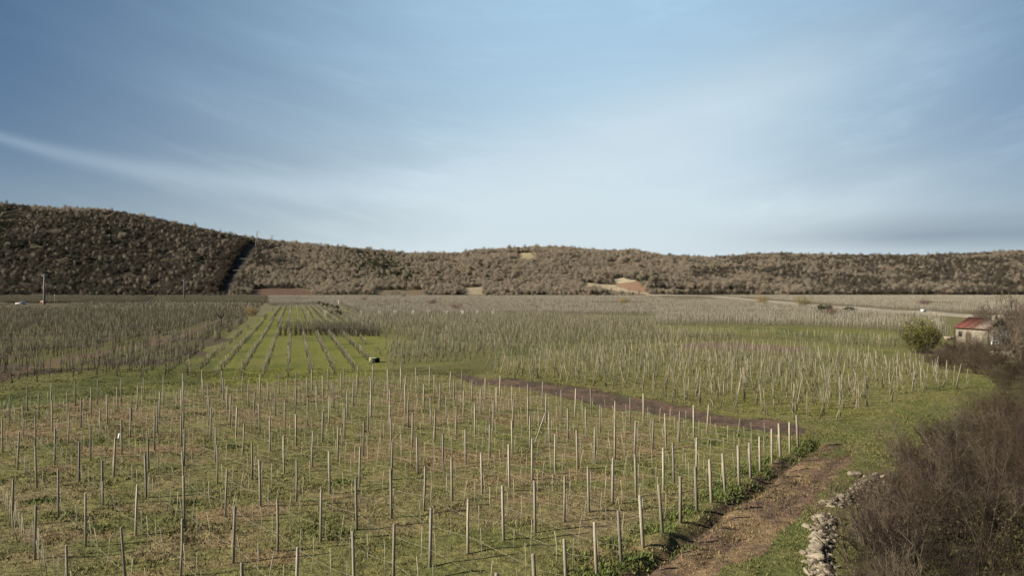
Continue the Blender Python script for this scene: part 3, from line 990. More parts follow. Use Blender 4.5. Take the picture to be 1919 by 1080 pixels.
ORD = ['first', 'second', 'third', 'fourth', 'fifth', 'sixth', 'seventh', 'eighth', 'ninth', 'tenth', 'eleventh', 'twelfth', 'thirteenth', 'fourteenth', 'fifteenth', 'sixteenth',
       'seventeenth', 'eighteenth', 'nineteenth', 'twentieth'] + ['twenty-' + w for w in ('first', 'second', 'third', 'fourth', 'fifth', 'sixth', 'seventh', 'eighth', 'ninth')] + ['thirtieth'] + ['thirty-' + w for w in ('first', 'second', 'third', 'fourth', 'fifth')]
SETS = {}
for nm, ms, canes in (('grey', [M['old_stake'], M['cane']], 8), ('dark', [M['old_stake_dark'], M['cane_dark']], 9), ('pale', [M['old_stake'], M['cane_pale']], 4), ('far', [M['far_stake'], M['cane_far']], 5)):
    near = []; parts = []
    for i in range(7):
        st, vn = vine_parts(300 + i + canes * 10, RNG.uniform(1.7, 2.0), canes)
        parts.append((st.mesh('stake', ms[0]), vn.mesh('vine', ms[1])))
        near.append(proto('vine_source', joined('vine_source', st, vn, ms)))
    far = [proto('vine_row_source', clump(400 + i + canes * 10, ms, canes=max(4, canes - 3))) for i in range(5)]
    SETS[nm] = (near, far, parts)


def rows_in(P, direction, spacing, step, gap=0.0, maxd=None, jit=0.08):
    """points along parallel rows inside an outline"""
    d = np.array(direction, float); d /= np.linalg.norm(d)
    q = np.array([d[1], -d[0]])
    a = P @ d; b = P @ q
    bs = np.arange(b.min(), b.max(), spacing)
    as_ = np.arange(a.min(), a.max(), step)
    Bm, Am = np.meshgrid(bs, as_, indexing='ij')
    Am = Am + RNG.uniform(0, step, (len(bs), 1))
    pa = Am.ravel() + RNG.normal(0, jit * step, Am.size); pb = Bm.ravel() + RNG.normal(0, 0.07, Am.size)
    x = pa * d[0] + pb * q[0]; y = pa * d[1] + pb * q[1]
    ok = inpoly(P, x + (fbm(x / 7, y / 7, 91, 2) - .5) * 5, y + (fbm(x / 7, y / 7, 92, 2) - .5) * 7) & (y > 5)
    ok &= np.abs(x) < y * 0.75 + 12
    if gap:
        ok &= RNG.uniform(0, 1, len(x)) > gap
    rows_in.idx = np.repeat(np.arange(len(bs)), len(as_))[ok]
    return x[ok], y[ok], math.atan2(-d[0], d[1])


ROAD_PX = [(1216, 550.5), (1300, 554.5), (1400, 561.5), (1500, 572), (1600, 580), (1700, 587), (1800, 592.5), (1919, 600)]
ROAD = [G(*p) if p[1] > 553 else np.array(hit(*p)[:2]) for p in ROAD_PX]
ROAD = [np.array([(1216 - 959.5) / FPX * 1080, 1080.0])] + ROAD[1:]

V_LEFT = poly([(-900, 764), (0, 722), (180, 704), (352, 711), (383, 664), (455, 606), (480, 584), (492, 571), (136, 571), (132, 580), (14, 580), (10, 571), (-300, 571)])
V_LEFT2 = poly([(-300, 569), (500, 569), (500, 556), (-300, 556)])
V_GREEN2 = poly([(492, 604), (525, 576), (640, 576), (700, 612), (520, 614)])
V_GREEN = poly([(362, 708), (430, 645), (478, 606), (520, 600), (640, 600), (690, 630), (705, 660), (690, 690), (600, 704), (500, 712)])
V_BELT = poly([(525, 630), (545, 617), (700, 617), (720, 632)])
V_MID = poly([(716, 697), (840, 683), (1010, 661), (1240, 640), (1225, 604), (1000, 594), (690, 594), (640, 606), (690, 634), (760, 640), (790, 652), (730, 655)])
V_PALE = poly([(900, 700), (1010, 666), (1240, 648), (1290, 656), (1500, 664), (1690, 682), (1795, 712), (1640, 778), (1560, 792), (1400, 775), (1200, 742), (1000, 712)])
V_BAND = poly([(1232, 642), (1232, 622), (1500, 636), (1700, 644), (1690, 654), (1400, 638)])
V_RIGHT1 = poly([(1230, 611), (1225, 590), (1500, 592), (1760, 606), (1780, 640), (1700, 624), (1500, 612)])
V_RIGHT2 = poly([(1240, 589), (1240, 561), (1400, 566), (1500, 575), (1600, 584), (1760, 596), (1760, 604), (1500, 590)])
V_RIGHT3 = poly([(1230, 557), (1400, 559.5), (1600, 576), (1919, 594), (2200, 594), (2200, 555.5), (1230, 555)])
V_FARMID = poly([(505, 575), (505, 556), (1240, 556), (1240, 592), (690, 592), (645, 575)])
V_BELTGAP = poly([(500, 600), (500, 590), (640, 590), (640, 600)])
FIELDS = [
    # outline, row direction, spacing, step, set, gap, how many of the nearest are singled out, words
    (V_LEFT, (-0.26, 0.966), 2.3, 1.1, 'mixed', 0.20, 90, 'old vine in the dark left vineyard, {} row from the green alley', 'old vines in the left vineyard'),
    (V_LEFT2, (-0.40, 0.916), 2.3, 1.0, 'dark', 0.06, 0, '', ''),
    (V_GREEN, (-0.262, 0.965), 2.5, 1.15, 'grey', 0.12, 40, 'low old vine on bright green grass, in the {} row from the left', 'old vines on the bright green grass'),
    (V_GREEN2, (-0.262, 0.965), 2.4, 1.1, 'grey', 0.15, 0, '', ''),
    (V_BELT, (-0.262, 0.965), 1.0, 0.7, 'dark', 0.0, 0, '', ''),
    (V_MID, (0.80, 0.60), 2.3, 1.1, 'grey', 0.10, 80, 'old staked vine in the dense middle vineyard, {} row from its front edge', 'old vines in the middle vineyard'),
    (V_PALE, (-0.62, 0.785), 2.15, 1.25, 'pale', 0.18, 90, 'pale leaning stake with bare vine, {} row beyond the brown track', 'vines beyond the brown track'),
    (V_BAND, (0.9, 0.43), 2.2, 1.0, 'pale', 0.05, 0, '', ''),
    (V_RIGHT1, (-0.5, 0.86), 2.1, 1.0, 'far', 0.05, 0, '', ''),
    (V_RIGHT2, (0.75, 0.66), 2.2, 1.0, 'far', 0.06, 0, '', ''),
    (V_RIGHT3, (-0.4, 0.92), 2.3, 1.0, 'far', 0.06, 0, '', ''),
    (V_FARMID, (0.35, 0.94), 2.3, 1.0, 'far', 0.06, 0, '', ''),
]
SETS['mixed'] = tuple(SETS['dark'][q][:4] + SETS['grey'][q][:3] for q in range(3))
for fi, (P, dirn, spc, stp, st, gap, nsing, lb, grp) in enumerate(FIELDS):
    near, far, parts = SETS[st]
    # near half, vine by vine
    LIM = 330.0
    x, y, rz = rows_in(P, dirn, spc, stp, gap)
    m = y < LIM
    m &= fbm(x / 9, y / 9, 71, 2) > 0.27
    x, y = x[m], y[m]; ridx = rows_in.idx[m]
    if fi == 0:
        k = linedist(x, y, Z_LEFTPATH) > 1.9
        x, y = x[k], y[k]; ridx = ridx[k]
    if len(x):
        n = len(x)
        z = gh(x, y)
        vi = RNG.integers(0, len(near), n)
        lean_s = 0.095 if st == 'pale' else 0.06
        rot = np.column_stack([lean(n, lean_s), lean(n, lean_s), RNG.uniform(0, 6.28, n)])
        sl = RNG.uniform(0.82, 1.12, n) * (0.66 if P is V_GREEN else (1.18 if P is V_PALE or P is V_LEFT else 1.08))
        scl = np.column_stack([np.ones(n) * (1.2 if P is V_PALE else 1.0), np.ones(n) * (1.2 if P is V_PALE else 1.0), sl])
        inview = np.abs(x) < y * 0.625
        order = np.argsort(np.where(inview, y, 1e6))[:nsing]
        sg = np.zeros(n, bool); sg[order] = True
        rk = {}
        if nsing:
            present = sorted(set(ridx.tolist()), reverse=P is V_LEFT or P is V_MID)
            rk = {q: ORD[min(j, len(ORD) - 1)] for j, q in enumerate(present)}
        for i in order:
            w_ = rk[ridx[i]]
            e = empty('old_vine', (x[i], y[i], z[i]), 0, lb.format(w_), 'grape vine', grp + ', ' + w_ + ' row')
            e.rotation_euler = rot[i]; e.scale = scl[i]
            link('stake', parts[vi[i]][0], e); link('vine', parts[vi[i]][1], e)
        s = ~sg
        scatter('vineyard', np.column_stack([x, y, z])[s], rot[s], scl[s], vi[s], near, 'rows of old leafless vines on grey stakes', 'vineyard')
    # far half, in row pieces
    x, y, rz = rows_in(P, dirn, spc, 3.8, gap)
    m = (y >= LIM) & (y < 1085)
    x, y = x[m], y[m]
    m = linedist(x, y, ROAD) > 6.5
    m &= fbm(x / 60, y / 60, 73, 3) > 0.30
    x, y = x[m], y[m]
    n = len(x)
    if n:
        fz = np.maximum(hill_h(x, y), 0)
        scatter('far_vineyard', np.column_stack([x, y, fz]), np.column_stack([np.zeros(n), np.zeros(n), np.full(n, rz) + RNG.integers(0, 2, n) * math.pi]),
                np.column_stack([np.ones(n), np.ones(n), RNG.uniform(.85, 1.1, n)]), RNG.integers(0, len(far), n), far, 'far rows of leafless vines on pale stakes', 'vineyard')

# ------------------------------------------------------------------ foreground block: posts, thin stakes, wires
POSTS = []
for i in range(6):
    r = np.random.default_rng(500 + i)
    mb = MB()
    h = r.uniform(1.90, 2.05); w = r.uniform(0.036, 0.045)
    bx = r.normal(0, .012)
    mb.tube([(0, 0, -0.35), (bx, 0, h * .5), (0, 0, h - .02), (0.002, 0, h)], [w * 1.35, w * 1.3, w * 1.22, w * 0.9], 4, rot=math.pi / 4)
    POSTS.append(mb.mesh('wooden_post', M['post']))
ENDPOSTS = []
for i in range(3):
    r = np.random.default_rng(540 + i)
    mb = MB(); h = r.uniform(1.78, 1.92); w = r.uniform(0.046, 0.055)
    mb.tube([(0, 0, -0.35), (r.normal(0, .01), 0, h * .5), (0, 0, h - .03), (0.0, 0, h)], [w * 1.35, w * 1.3, w * 1.2, w * .85], 6)
    ENDPOSTS.append(mb.mesh('end_post', M['post']))
STAKES = []
for i in range(6):
    r = np.random.default_rng(560 + i)
    h = r.uniform(0.95, 1.35)
    mb = MB().tube([(0, 0, -0.15), (r.normal(0, .02), r.normal(0, .02), h * .55), (r.normal(0, .03), r.normal(0, .03), h)], [0.013, 0.012, 0.010], 4)
    STAKES.append(mb.mesh('thin_stake', M['stake']))
end_dir = (END_B - END_A)
p0, p1 = END_A @ PERP, END_B @ PERP
t0, t1 = END_A @ ROW, END_B @ ROW
rows = np.arange(43.4, -12, -1.757)
post_xy = []; stake_xy = []; stake_row = []; NPOST = {}
for ri, p in enumerate(rows):
    ts = t0 + (t1 - t0) * (p - p0) / (p1 - p0)
    te = 74.2 - 0.045 * abs(p - 20) - (1.6 if p > 40 else 0)
    pts = []
    tcol = 23.25 + 0.155 * (p - 16.5)
    cols = tcol + 5.55 * np.arange(-6, 14)
    for k, t in enumerate([ts] + [c for c in cols if ts + 2.6 < c < te + 0.8]):
        xy = PERP * (p + RNG.normal(0, .05)) + ROW * (t + (RNG.normal(0, .12) if k else 0))
        pts.append(xy)
        if 9 < xy[1] and abs(xy[0]) < xy[1] * 0.66 + 2:
            post_xy.append((xy[0], xy[1], k, ri))
    k = len(pts)
    NPOST[ri] = k
    dense = p < 5.5
    tt = np.arange(ts + 1.0, te, 0.5 if dense else 1.08)
    xy = PERP * (p + RNG.normal(0, .06, (len(tt), 1))) + ROW * (tt + RNG.normal(0, .1, len(tt)))[:, None]
    xy = xy[RNG.uniform(0, 1, len(tt)) < (1.0 if dense else 0.80)]
    stake_xy.append(xy); stake_row += [ri] * len(xy)
    # wire of this row
    seg = []
    pts = [q for q in pts if q[1] > 14 and abs(q[0]) < q[1] * 0.8 + 6]
    for a, b in zip(pts[:-1], pts[1:]):
        for s_ in np.linspace(0, 1, 5)[:-1]:
            q = a + (b - a) * s_
            seg.append((q[0], q[1], gh(*q) + 0.62 - 0.16 * s_ * (1 - s_) * 4 + RNG.normal(0, .01)))
    if len(seg) > 4:
        q = pts[-1]; seg.append((q[0], q[1], float(gh(*q)) + .62))
        o = MB().tube(seg, 0.0042, 3).build('trellis_wire', M['wire'])
        tag(o, f'slack trellis wire along the {ORD[ri]} vine row counted from the brown track', 'wire', 'trellis wires of the open foreground block')
post_xy = np.array(post_xy)
inview = np.abs(post_xy[:, 0]) < post_xy[:, 1] * 0.637
vis = (540 + FPX * (CAM_H - 1.8) / post_xy[:, 1] < 1080) & inview
ordp = np.argsort(np.where(vis, post_xy[:, 1], 1e5))
for rank, i in enumerate(ordp):
    x, y, k, ri = post_xy[i]
    z = float(gh(x, y))
    if rank >= 299 or not vis[i]:
        continue
    if k == 0:
        o = link('end_post', ENDPOSTS[rank % 3], None, (x, y, z))
        o.rotation_euler = (RNG.normal(0.01, .02), RNG.normal(-0.05, .02), 0)
        tag(o, f'thick weathered end post, {ORD[int(ri)]} vine row from the brown track, by the straw path', 'post', 'end posts along the straw covered path')
    else:
        o = link('wooden_post', POSTS[rank % 6], None, (x, y, z))
        o.rotation_euler = (RNG.normal(0, .02), RNG.normal(0, .02), math.atan2(-ROW[0], ROW[1]) + RNG.normal(0, .10))
        far = y > 62
        tag(o, f'slim wooden post, {ORD[int(NPOST[ri] - 1 - k)]} from the far end of the {ORD[int(ri)]} row from the brown track', 'post',
            'posts at the far edge of the open block' if far else 'posts of the open foreground block')
rest = ordp[299:]
rest = [i for i in rest if vis[i]]
if rest:
    q = post_xy[rest]; n = len(q)
    scatter('distant_posts', np.column_stack([q[:, 0], q[:, 1], gh(q[:, 0], q[:, 1])]), np.column_stack([lean(n, .03), lean(n, .03), RNG.uniform(0, 1.5, n)]), np.ones((n, 3)),
            RNG.integers(0, 6, n), [proto('post_source', m_) for m_ in POSTS], 'slim wooden posts at the far edge of the open block', 'posts')
# the one post that leans over
lx, ly = G(1003, 832)
o = link('wooden_post', POSTS[2], None, (lx, ly, float(gh(lx, ly))))
o.rotation_euler = (0.05, 0.33, 0.3)
tag(o, 'single wooden post leaning far over to the right among upright ones', 'post')
# a scrap of white caught on a post at the left
wx, wy = G(222, 838)
o = MB().prism([(-.06, 0, .55), (.05, .01, .50), (.09, 0, .78), (.0, .02, .86)], (0.2, 1, 0), 0.03).build('plastic_scrap', M['cloth'])
o.location = (wx, wy, float(gh(wx, wy)))
tag(o, 'small white scrap caught on a post on the left', 'scrap')
stake_xy = np.vstack(stake_xy)
m = (np.abs(stake_xy[:, 0]) < stake_xy[:, 1] * 0.66 + 2) & (stake_xy[:, 1] > 16)
stake_xy = stake_xy[m]; stake_row = np.array(stake_row)[m]
q = np.argsort(stake_xy[:, 1]); stake_xy = stake_xy[q]; stake_row = stake_row[q]
x, y = stake_xy.T
z = gh(x, y)
vis = (540 + FPX * (CAM_H - 1.1) / y < 1080) & (np.abs(x) < y * 0.637)
first = np.nonzero(vis)[0][:300]
for j, i in enumerate(first):
    o = link('thin_stake', STAKES[j % 6], None, (x[i], y[i], z[i]))
    o.rotation_euler = (RNG.normal(0, .06), RNG.normal(0, .06), RNG.uniform(0, 6.28))
    tag(o, f'thin pale stake in the {ORD[stake_row[i]]} vine row counted from the brown track', 'stake', f'thin stakes of the {ORD[stake_row[i]]} foreground row')
s = np.ones(len(x), bool); s[first] = False
n = int(s.sum())
scatter('planting_stakes', np.column_stack([x, y, z])[s], np.column_stack([lean(n, .06), lean(n, .06), RNG.uniform(0, 6.28, n)]), np.ones((n, 3)), RNG.integers(0, 6, n),
        [proto('stake_source', m_) for m_ in STAKES], 'thin pale planting stakes further back in the open block', 'stakes')

# ------------------------------------------------------------------ grass and weeds near the camera


def grass_patch(name, x, y, hgt, wid, nb, tint, label, cat='grass', spread=0.12, tintvar=0.25):
    n = len(x)
    z = gh(x, y) - 0.02
    c = ground_col(x, y)
    c = c * (1 - tint[1]) + np.array(tint[0]) * tint[1]
    k = nb
    bx = np.repeat(x, k) + RNG.normal(0, spread, n * k); by = np.repeat(y, k) + RNG.normal(0, spread, n * k)
    bz = np.repeat(z, k)
    h = np.repeat(hgt, k) * RNG.uniform(.5, 1.25, n * k)
    a = RNG.uniform(0, 6.28, n * k)
    w = wid * RNG.uniform(.6, 1.4, n * k)
    px_, py_ = np.cos(a) * w, np.sin(a) * w
    ln = RNG.uniform(.2, 1.1, n * k) * h
    b = a + 1.57 + RNG.normal(0, .4, n * k)
    v = np.stack([np.stack([bx - px_, by - py_, bz], -1), np.stack([bx + px_, by + py_, bz], -1), np.stack([bx + np.cos(b) * ln, by + np.sin(b) * ln, bz + h], -1)], 1).reshape(-1, 3)
    f = np.arange(n * k * 3).reshape(-1, 3)
    me = MB().add(v, f3=f).mesh(name, M['grass'])
    cc = np.repeat(c, k, 0) * RNG.uniform(1 - tintvar, 1 + tintvar, (n * k, 1)) * (1 + RNG.normal(0, .08, (n * k, 3)))
    setcol(me, np.repeat(np.clip(cc, 0.005, 0.6), 3, 0))
    return tag(link(name, me), label, cat, kind='stuff')


def wedge(n, d0, d1, pw=1.0, side=0.68):
    d = np.sqrt(RNG.uniform(0, 1, n) ** pw * (d1 ** 2 - d0 ** 2) + d0 ** 2)
    return RNG.uniform(-side, side, n) * d, d


x, y = wedge(90000, 22, 95, 1.15)
k = ~inpoly(Z_TRACK, x, y)
k &= RNG.uniform(0, 1, len(x)) < 0.35 + 0.9 * sstep(0.3, 0.6, fbm(x / 2.2, y / 2.2, 81, 3))
x, y = x[k], y[k]
hg = 0.04 + 0.22 * fbm(x / 1.6, y / 1.6, 82, 3) ** 2
grass_patch('meadow_grass', x, y, hg, 0.024, 6, ((0.15, 0.14, 0.045), 0.25), 'short winter grass and dry stalks on the vineyard floor', tintvar=0.35)
# greener weeds along the furrow and in scattered clumps
tt = RNG.uniform(0, 1, 1700)
base = np.array(FURROW[0])[None] + (np.array(FURROW[2]) - np.array(FURROW[0]))[None] * tt[:, None] + np.array([-0.85, 0.55])[None] * RNG.normal(1.0, .50, (1700, 1))
k = fbm(base[:, 0] / 2.5, base[:, 1] / 2.5, 41, 2) > 0.48
base = base[k]
cl = np.array([G(115, 965), G(85, 940), G(190, 990), G(345, 945), G(1290, 1030), G(620, 1005), G(1085, 1040), G(1350, 905), G(1375, 820), G(1330, 830), G(440, 835), G(640, 905), G(1150, 1020), G(370, 700)])
w = RNG.integers(0, len(cl), 560)
cp = cl[w] + RNG.normal(0, 1, (560, 2)) * np.array([0.42, 0.34])
pp = np.vstack([base, cp])
grass_patch('green_weeds', pp[:, 0], pp[:, 1], RNG.uniform(.07, .20, len(pp)), 0.035, 6, ((0.075, 0.105, 0.022), 0.7), 'fresh green weeds along the furrow and in clumps', 'weeds', 0.14)
# pebbles
x, y = wedge(2600, 24, 60)
k = inpoly(Z_STRAW, x, y) | inpoly(Z_RIGHTGRASS, x, y) | (RNG.uniform(0, 1, len(x)) < 0.25)
x, y = x[k], y[k]
n = len(x)
r_ = RNG.uniform(.012, .05, n)
octv = np.array([[1, 0, 0], [-1, 0, 0], [0, 1, 0], [0, -1, 0], [0, 0, .7], [0, 0, -.7]])
octf = np.array([[0, 2, 4], [2, 1, 4], [1, 3, 4], [3, 0, 4], [2, 0, 5], [1, 2, 5], [3, 1, 5], [0, 3, 5]])
v = (np.column_stack([x, y, gh(x, y) + .02])[:, None] + octv[None] * r_[:, None, None] * RNG.uniform(.6, 1.4, (n, 6, 1))).reshape(-1, 3)
f = (np.arange(n)[:, None, None] * 6 + octf[None]).reshape(-1, 3)
tag(MB().add(v, f3=f).build('pebbles', M['stone']), 'small pale pebbles scattered over grass and straw', 'pebbles', kind='stuff')

# ------------------------------------------------------------------ dry stone wall and loose rocks


def ico(sub=1):
    import bmesh
    bm = bmesh.new()
    bmesh.ops.create_icosphere(bm, subdivisions=sub, radius=1.0)
    v = np.array([q.co[:] for q in bm.verts]); f = np.array([[q.index for q in t.verts] for t in bm.faces])
    bm.free()
    return v, f


ICO1, ICOF1 = ico(1)
ICO2, ICOF2 = ico(2)
STONES = []
for i in range(9):
    r = np.random.default_rng(700 + i)
    v = ICO2.copy()
    v = np.sign(v) * np.abs(v) ** 0.85
    for _k in range(7):
        nn = unit(r.normal(size=3)); dd_ = r.uniform(.55, .8)
        ex = np.maximum(v @ nn - dd_, 0); v = v - ex[:, None] * nn
    v *= np.array([r.uniform(.8, 1.25), r.uniform(.7, 1.0), r.uniform(.5, .8)])
    v *= np.array([1, 1, .85])
    v *= (1 + (fbm(v[:, 0] * 1.7 + i * 7, v[:, 1] * 1.7 + v[:, 2] * 2.1, 7 + i, 3) - .5) * 0.7)[:, None]
    STONES.append(MB().add(v, f3=ICOF2).mesh('stone', M['stone']))
WALL1 = [np.array(p) for p in ((9.3, 24.0), (10.25, 26.8), (11.2, 29.3), (12.3, 31.9), (13.1, 33.6))]
WALL2 = [np.array(p) for p in ((13.9, 35.1), (15.4, 36.6), (16.9, 38.6), (18.6, 40.9))]


def stone_wall(pl, label, hmax, width, nst):
    base = pl[0]
    e = empty('stone_wall', (base[0], base[1], 0), 0, label, 'wall')
    L_ = [np.linalg.norm(b - a) for a, b in zip(pl[:-1], pl[1:])]
    tot_ = sum(L_)
    core = MB()
    for k in range(nst):
        s_ = (k + RNG.uniform(0, 1)) / nst * tot_
        i = 0
        while s_ > L_[i] and i < len(L_) - 1:
            s_ -= L_[i]; i += 1
        d = (pl[i + 1] - pl[i]) / L_[i]
        q = pl[i] + d * s_ + np.array([d[1], -d[0]]) * RNG.normal(0.0, width * .36)
        lay = RNG.uniform(0, 1) ** 0.7
        off = abs(np.dot(q - pl[i], np.array([d[1], -d[0]]))) / width
        hh = hmax * lay * max(0.2, 1 - off * 1.1) * (0.7 + 0.5 * vnoise(k * 0.07, 0.0, 3))
        o = link('stone', STONES[k % 9], e, (q[0] - base[0], q[1] - base[1], float(gh(*q)) + hmax * max(0.0, .72 - off * 1.25) * RNG.uniform(.6, 1.15) + .02))
        sz = RNG.uniform(.08, .18) * (1.5 if RNG.uniform() < .08 else 1.0)
        o.scale = (sz * RNG.uniform(.9, 1.7), sz * RNG.uniform(.7, 1.1), sz * RNG.uniform(.5, 1.0))
        o.rotation_euler = (RNG.normal(0, .3), RNG.normal(0, .3), RNG.uniform(0, 6.28))
    # rubble core
    for i in range(len(pl) - 1):
        a, b = pl[i] - base, pl[i + 1] - base
        dd = (b - a) / L_[i]; q = np.array([dd[1], -dd[0]])
        w0 = width * .40
        A = [(*(a - q * w0), -.1), (*(a + q * w0), -.1), (*(a + q * w0 * .4), hmax * .5), (*(a - q * w0 * .4), hmax * .5)]
        Bq = [(*(b - q * w0), -.1), (*(b + q * w0), -.1), (*(b + q * w0 * .4), hmax * .5), (*(b - q * w0 * .4), hmax * .5)]
        core.add(np.array(A + Bq), f4=[[0, 1, 5, 4], [1, 2, 6, 5], [2, 3, 7, 6], [3, 0, 4, 7], [0, 3, 2, 1], [4, 5, 6, 7]])
    core.build('rubble_core', M['stone'], e)
    return e


stone_wall(WALL1, 'tumbled pale dry stone wall at the bottom beside the brown thicket', 0.33, 0.62, 290)
stone_wall(WALL2, 'low pale dry stone wall higher up, half buried in brown shrubs', 0.30, 0.65, 240)
for (px, py, s_, lb) in ((1602, 893, .30, 'lone white rock on the grass above the upper stone wall'), (1513, 990, .22, 'pale rock lying left of the lower stone wall top'),
                         (1538, 978, .34, 'whitish rock perched at the top end of the lower stone wall'), (1504, 1040, .16, 'small white rock on grass left of the lower wall')):
    x, y = G(px, py)
    o = link('rock', STONES[int(px) % 9], None, (x, y, float(gh(x, y)) + s_ * .3))
    o.scale = (s_ * 1.2, s_, s_)
    o.rotation_euler = (0, 0, px)
    tag(o, lb, 'rock')
# rubble stones of the ruined wall further up on the right
P_ = [G(1862, 676), G(1885, 672), G(1919, 664), G(1950, 660)]
base = P_[0]
e = empty('stone_wall', (base[0], base[1], 0), 0, 'ruined pale stone wall behind bare trees right of the house', 'wall')
for k in range(46):
    i = RNG.integers(0, 3); q = P_[i] + (P_[i + 1] - P_[i]) * RNG.uniform() + RNG.normal(0, .35, 2)
    o = link('stone', STONES[k % 9], e, (q[0] - base[0], q[1] - base[1], RNG.uniform(0.1, 1.0)))
    s_ = RNG.uniform(.25, .5); o.scale = (s_ * 1.3, s_, s_); o.rotation_euler = (RNG.normal(0, .3), 0, RNG.uniform(0, 6))
P_ = [G(1772, 641), G(1797, 634)]
base = P_[0]
e = empty('stone_wall', (base[0], base[1], 0), 0, 'short pale stone wall between green shrub and house', 'wall')
for k in range(16):
    q = P_[0] + (P_[1] - P_[0]) * RNG.uniform() + RNG.normal(0, .2, 2)
    o = link('stone', STONES[k % 9], e, (q[0] - base[0], q[1] - base[1], RNG.uniform(0.1, .7)))
    s_ = RNG.uniform(.25, .45); o.scale = (s_ * 1.3, s_, s_); o.rotation_euler = (RNG.normal(0, .3), 0, RNG.uniform(0, 6))

# ------------------------------------------------------------------ bare shrubs of the thicket


def shrub_mesh(seed, h=2.4, rad=1.2, stems=30, br=9, tw=4, thick=0.020, spreadz=1.0):
    r = np.random.default_rng(seed)
    st = MB(); tg = MB()
    a = r.uniform(0, 6.28, stems); rr_ = np.sqrt(r.uniform(0, 1, stems)) * rad * .45
    P0 = np.column_stack([np.cos(a) * rr_, np.sin(a) * rr_, np.full(stems, -.1)])
    d = unit(np.column_stack([np.cos(a) * r.uniform(.05, .75, stems), np.sin(a) * r.uniform(.05, .75, stems), np.full(stems, spreadz)]) + r.normal(0, .1, (stems, 3)))
    L_ = h * r.uniform(.6, 1.15, stems)
    pts = [P0]
    dd = d.copy()
    for k in range(4):
        dd = unit(dd + r.normal(0, .14, (stems, 3)) + np.array([0, 0, -.03]))
        pts.append(pts[-1] + dd * (L_ / 4)[:, None])
    th_ = thick * r.uniform(.7, 1.3, stems)
    for k in range(4):
        st.frusta(pts[k], pts[k + 1], th_ * (1 - k * .22), th_ * (1 - (k + 1) * .22), 3)
    pts = np.stack(pts, 1)                                # stems,5,3
    n = stems * br
    s = np.repeat(np.arange(stems), br); t = r.uniform(1.0, 3.95, n); i = t.astype(int); fr = (t - i)[:, None]
    S = pts[s, i] * (1 - fr) + pts[s, i + 1] * fr
    bd = unit(unit(pts[s, i + 1] - pts[s, i]) * .8 + r.normal(0, .5, (n, 3)) + np.array([0, 0, .25]))
    bl = h * r.uniform(.12, .34, n)
    E = S + bd * bl[:, None]
    tg.cones(S, E, thick * .5 * r.uniform(.6, 1.2, n))
    m_ = n * tw
    q = np.repeat(np.arange(n), tw); t = r.uniform(.15, 1, m_)[:, None]
    S2 = S[q] * (1 - t) + E[q] * t
    E2 = S2 + unit(bd[q] * .7 + r.normal(0, .6, (m_, 3)) + np.array([0, 0, .2])) * (h * r.uniform(.05, .16, m_))[:, None]
    tg.cones(S2, E2, thick * .30)
    return st, tg, E2


SHRUBS = []
for i in range(8):
    grey = i in (2, 5)
    st, tg, E2 = shrub_mesh(800 + i, 2.0 + 0.1 * i, 1.25, 22 + 2 * i, 9, 4, 0.017 + 0.002 * (i % 4))
    m_ = M['shrub_grey'] if grey else M['shrub']
    SHRUBS.append((st.mesh('stems', m_), tg.mesh('twigs', m_)))
BRAMBLE = []
for i in range(3):
    r = np.random.default_rng(830 + i)
    st, tg, E2 = shrub_mesh(830 + i, 1.3, 1.3, 26, 8, 2, 0.011)
    lv = MB().leaves(E2[r.uniform(0, 1, len(E2)) < .8] , 0.034, rng=r)
    BRAMBLE.append((st.mesh('stems', M['shrub']), tg.mesh('twigs', M['shrub']), lv.mesh('leaves', M['bramble'])))
cand = []
for _ in range(6000):
    d = RNG.uniform(19, 95); x = RNG.uniform(8, 68)
    if x > d * 0.70 + 3 or not inpoly(Z_THICKET, np.array([x]), np.array([d]))[0]:
        continue
    if all((x - a) ** 2 + (d - b) ** 2 > (1.35 + d * 0.006) ** 2 for a, b in cand):
        cand.append((x, d))
cand.sort(key=lambda q: q[1])
edge_lines = WALL1 + WALL2
for j, (x, d) in enumerate(cand):
    wd = float(linedist(np.array(x), np.array(d), WALL1 + WALL2))
    eb = wd < 2.0 or (d > 40 and not inpoly(Z_THICKET, np.array([x - 1.3]), np.array([d + 1.3]))[0])
    z = float(gh(x, d)) - 0.05
    if RNG.uniform() < (0.55 if eb else 0.13):
        e = empty('bramble_bush', (x, d, z), RNG.uniform(0, 6.28), 'low bramble with sparse olive green leaves ' + ('along the thicket edge' if eb else 'inside the brown thicket'), 'bush', 'brambles along the thicket edge' if eb else 'brambles inside the thicket')
        st, tg, lv = BRAMBLE[j % 3]
        link('stems', st, e); link('twigs', tg, e); link('leaves', lv, e)
        e.scale = (RNG.uniform(.8, 1.1) * (1 if eb else 1.5),) * 3
    else:
        vi_ = RNG.integers(0, 8)
        if wd < 2.6:
            place = 'close behind the lower stone wall' if d < 33.5 else 'close behind the upper stone wall'
        elif d < 28: place = 'at the very bottom of the frame'
        elif x > d * 0.57: place = 'along the right frame edge, nearer than the grass' if d < 45 else 'at the far right corner of the thicket'
        elif d < 34: place = 'in the front part of the thicket'
        elif d < 42: place = 'in the middle of the thicket'
        else: place = 'along the far grassy edge of the thicket'
        grey = vi_ in (2, 5)
        e = empty('bare_shrub', (x, d, z), RNG.uniform(0, 6.28),
                  ('greyish' if grey else 'dark purplish brown') + ' leafless thicket shrub ' + place, 'shrub', ('grey' if grey else 'brown') + ' thicket shrubs ' + place)
        link('stems', SHRUBS[vi_][0], e); link('twigs', SHRUBS[vi_][1], e)
        s_ = RNG.uniform(.60, 1.18) * (0.72 if eb else 1.0) * (0.85 if d > 45 else 1)
        e.scale = (s_ * 1.05, s_ * 1.05, s_)

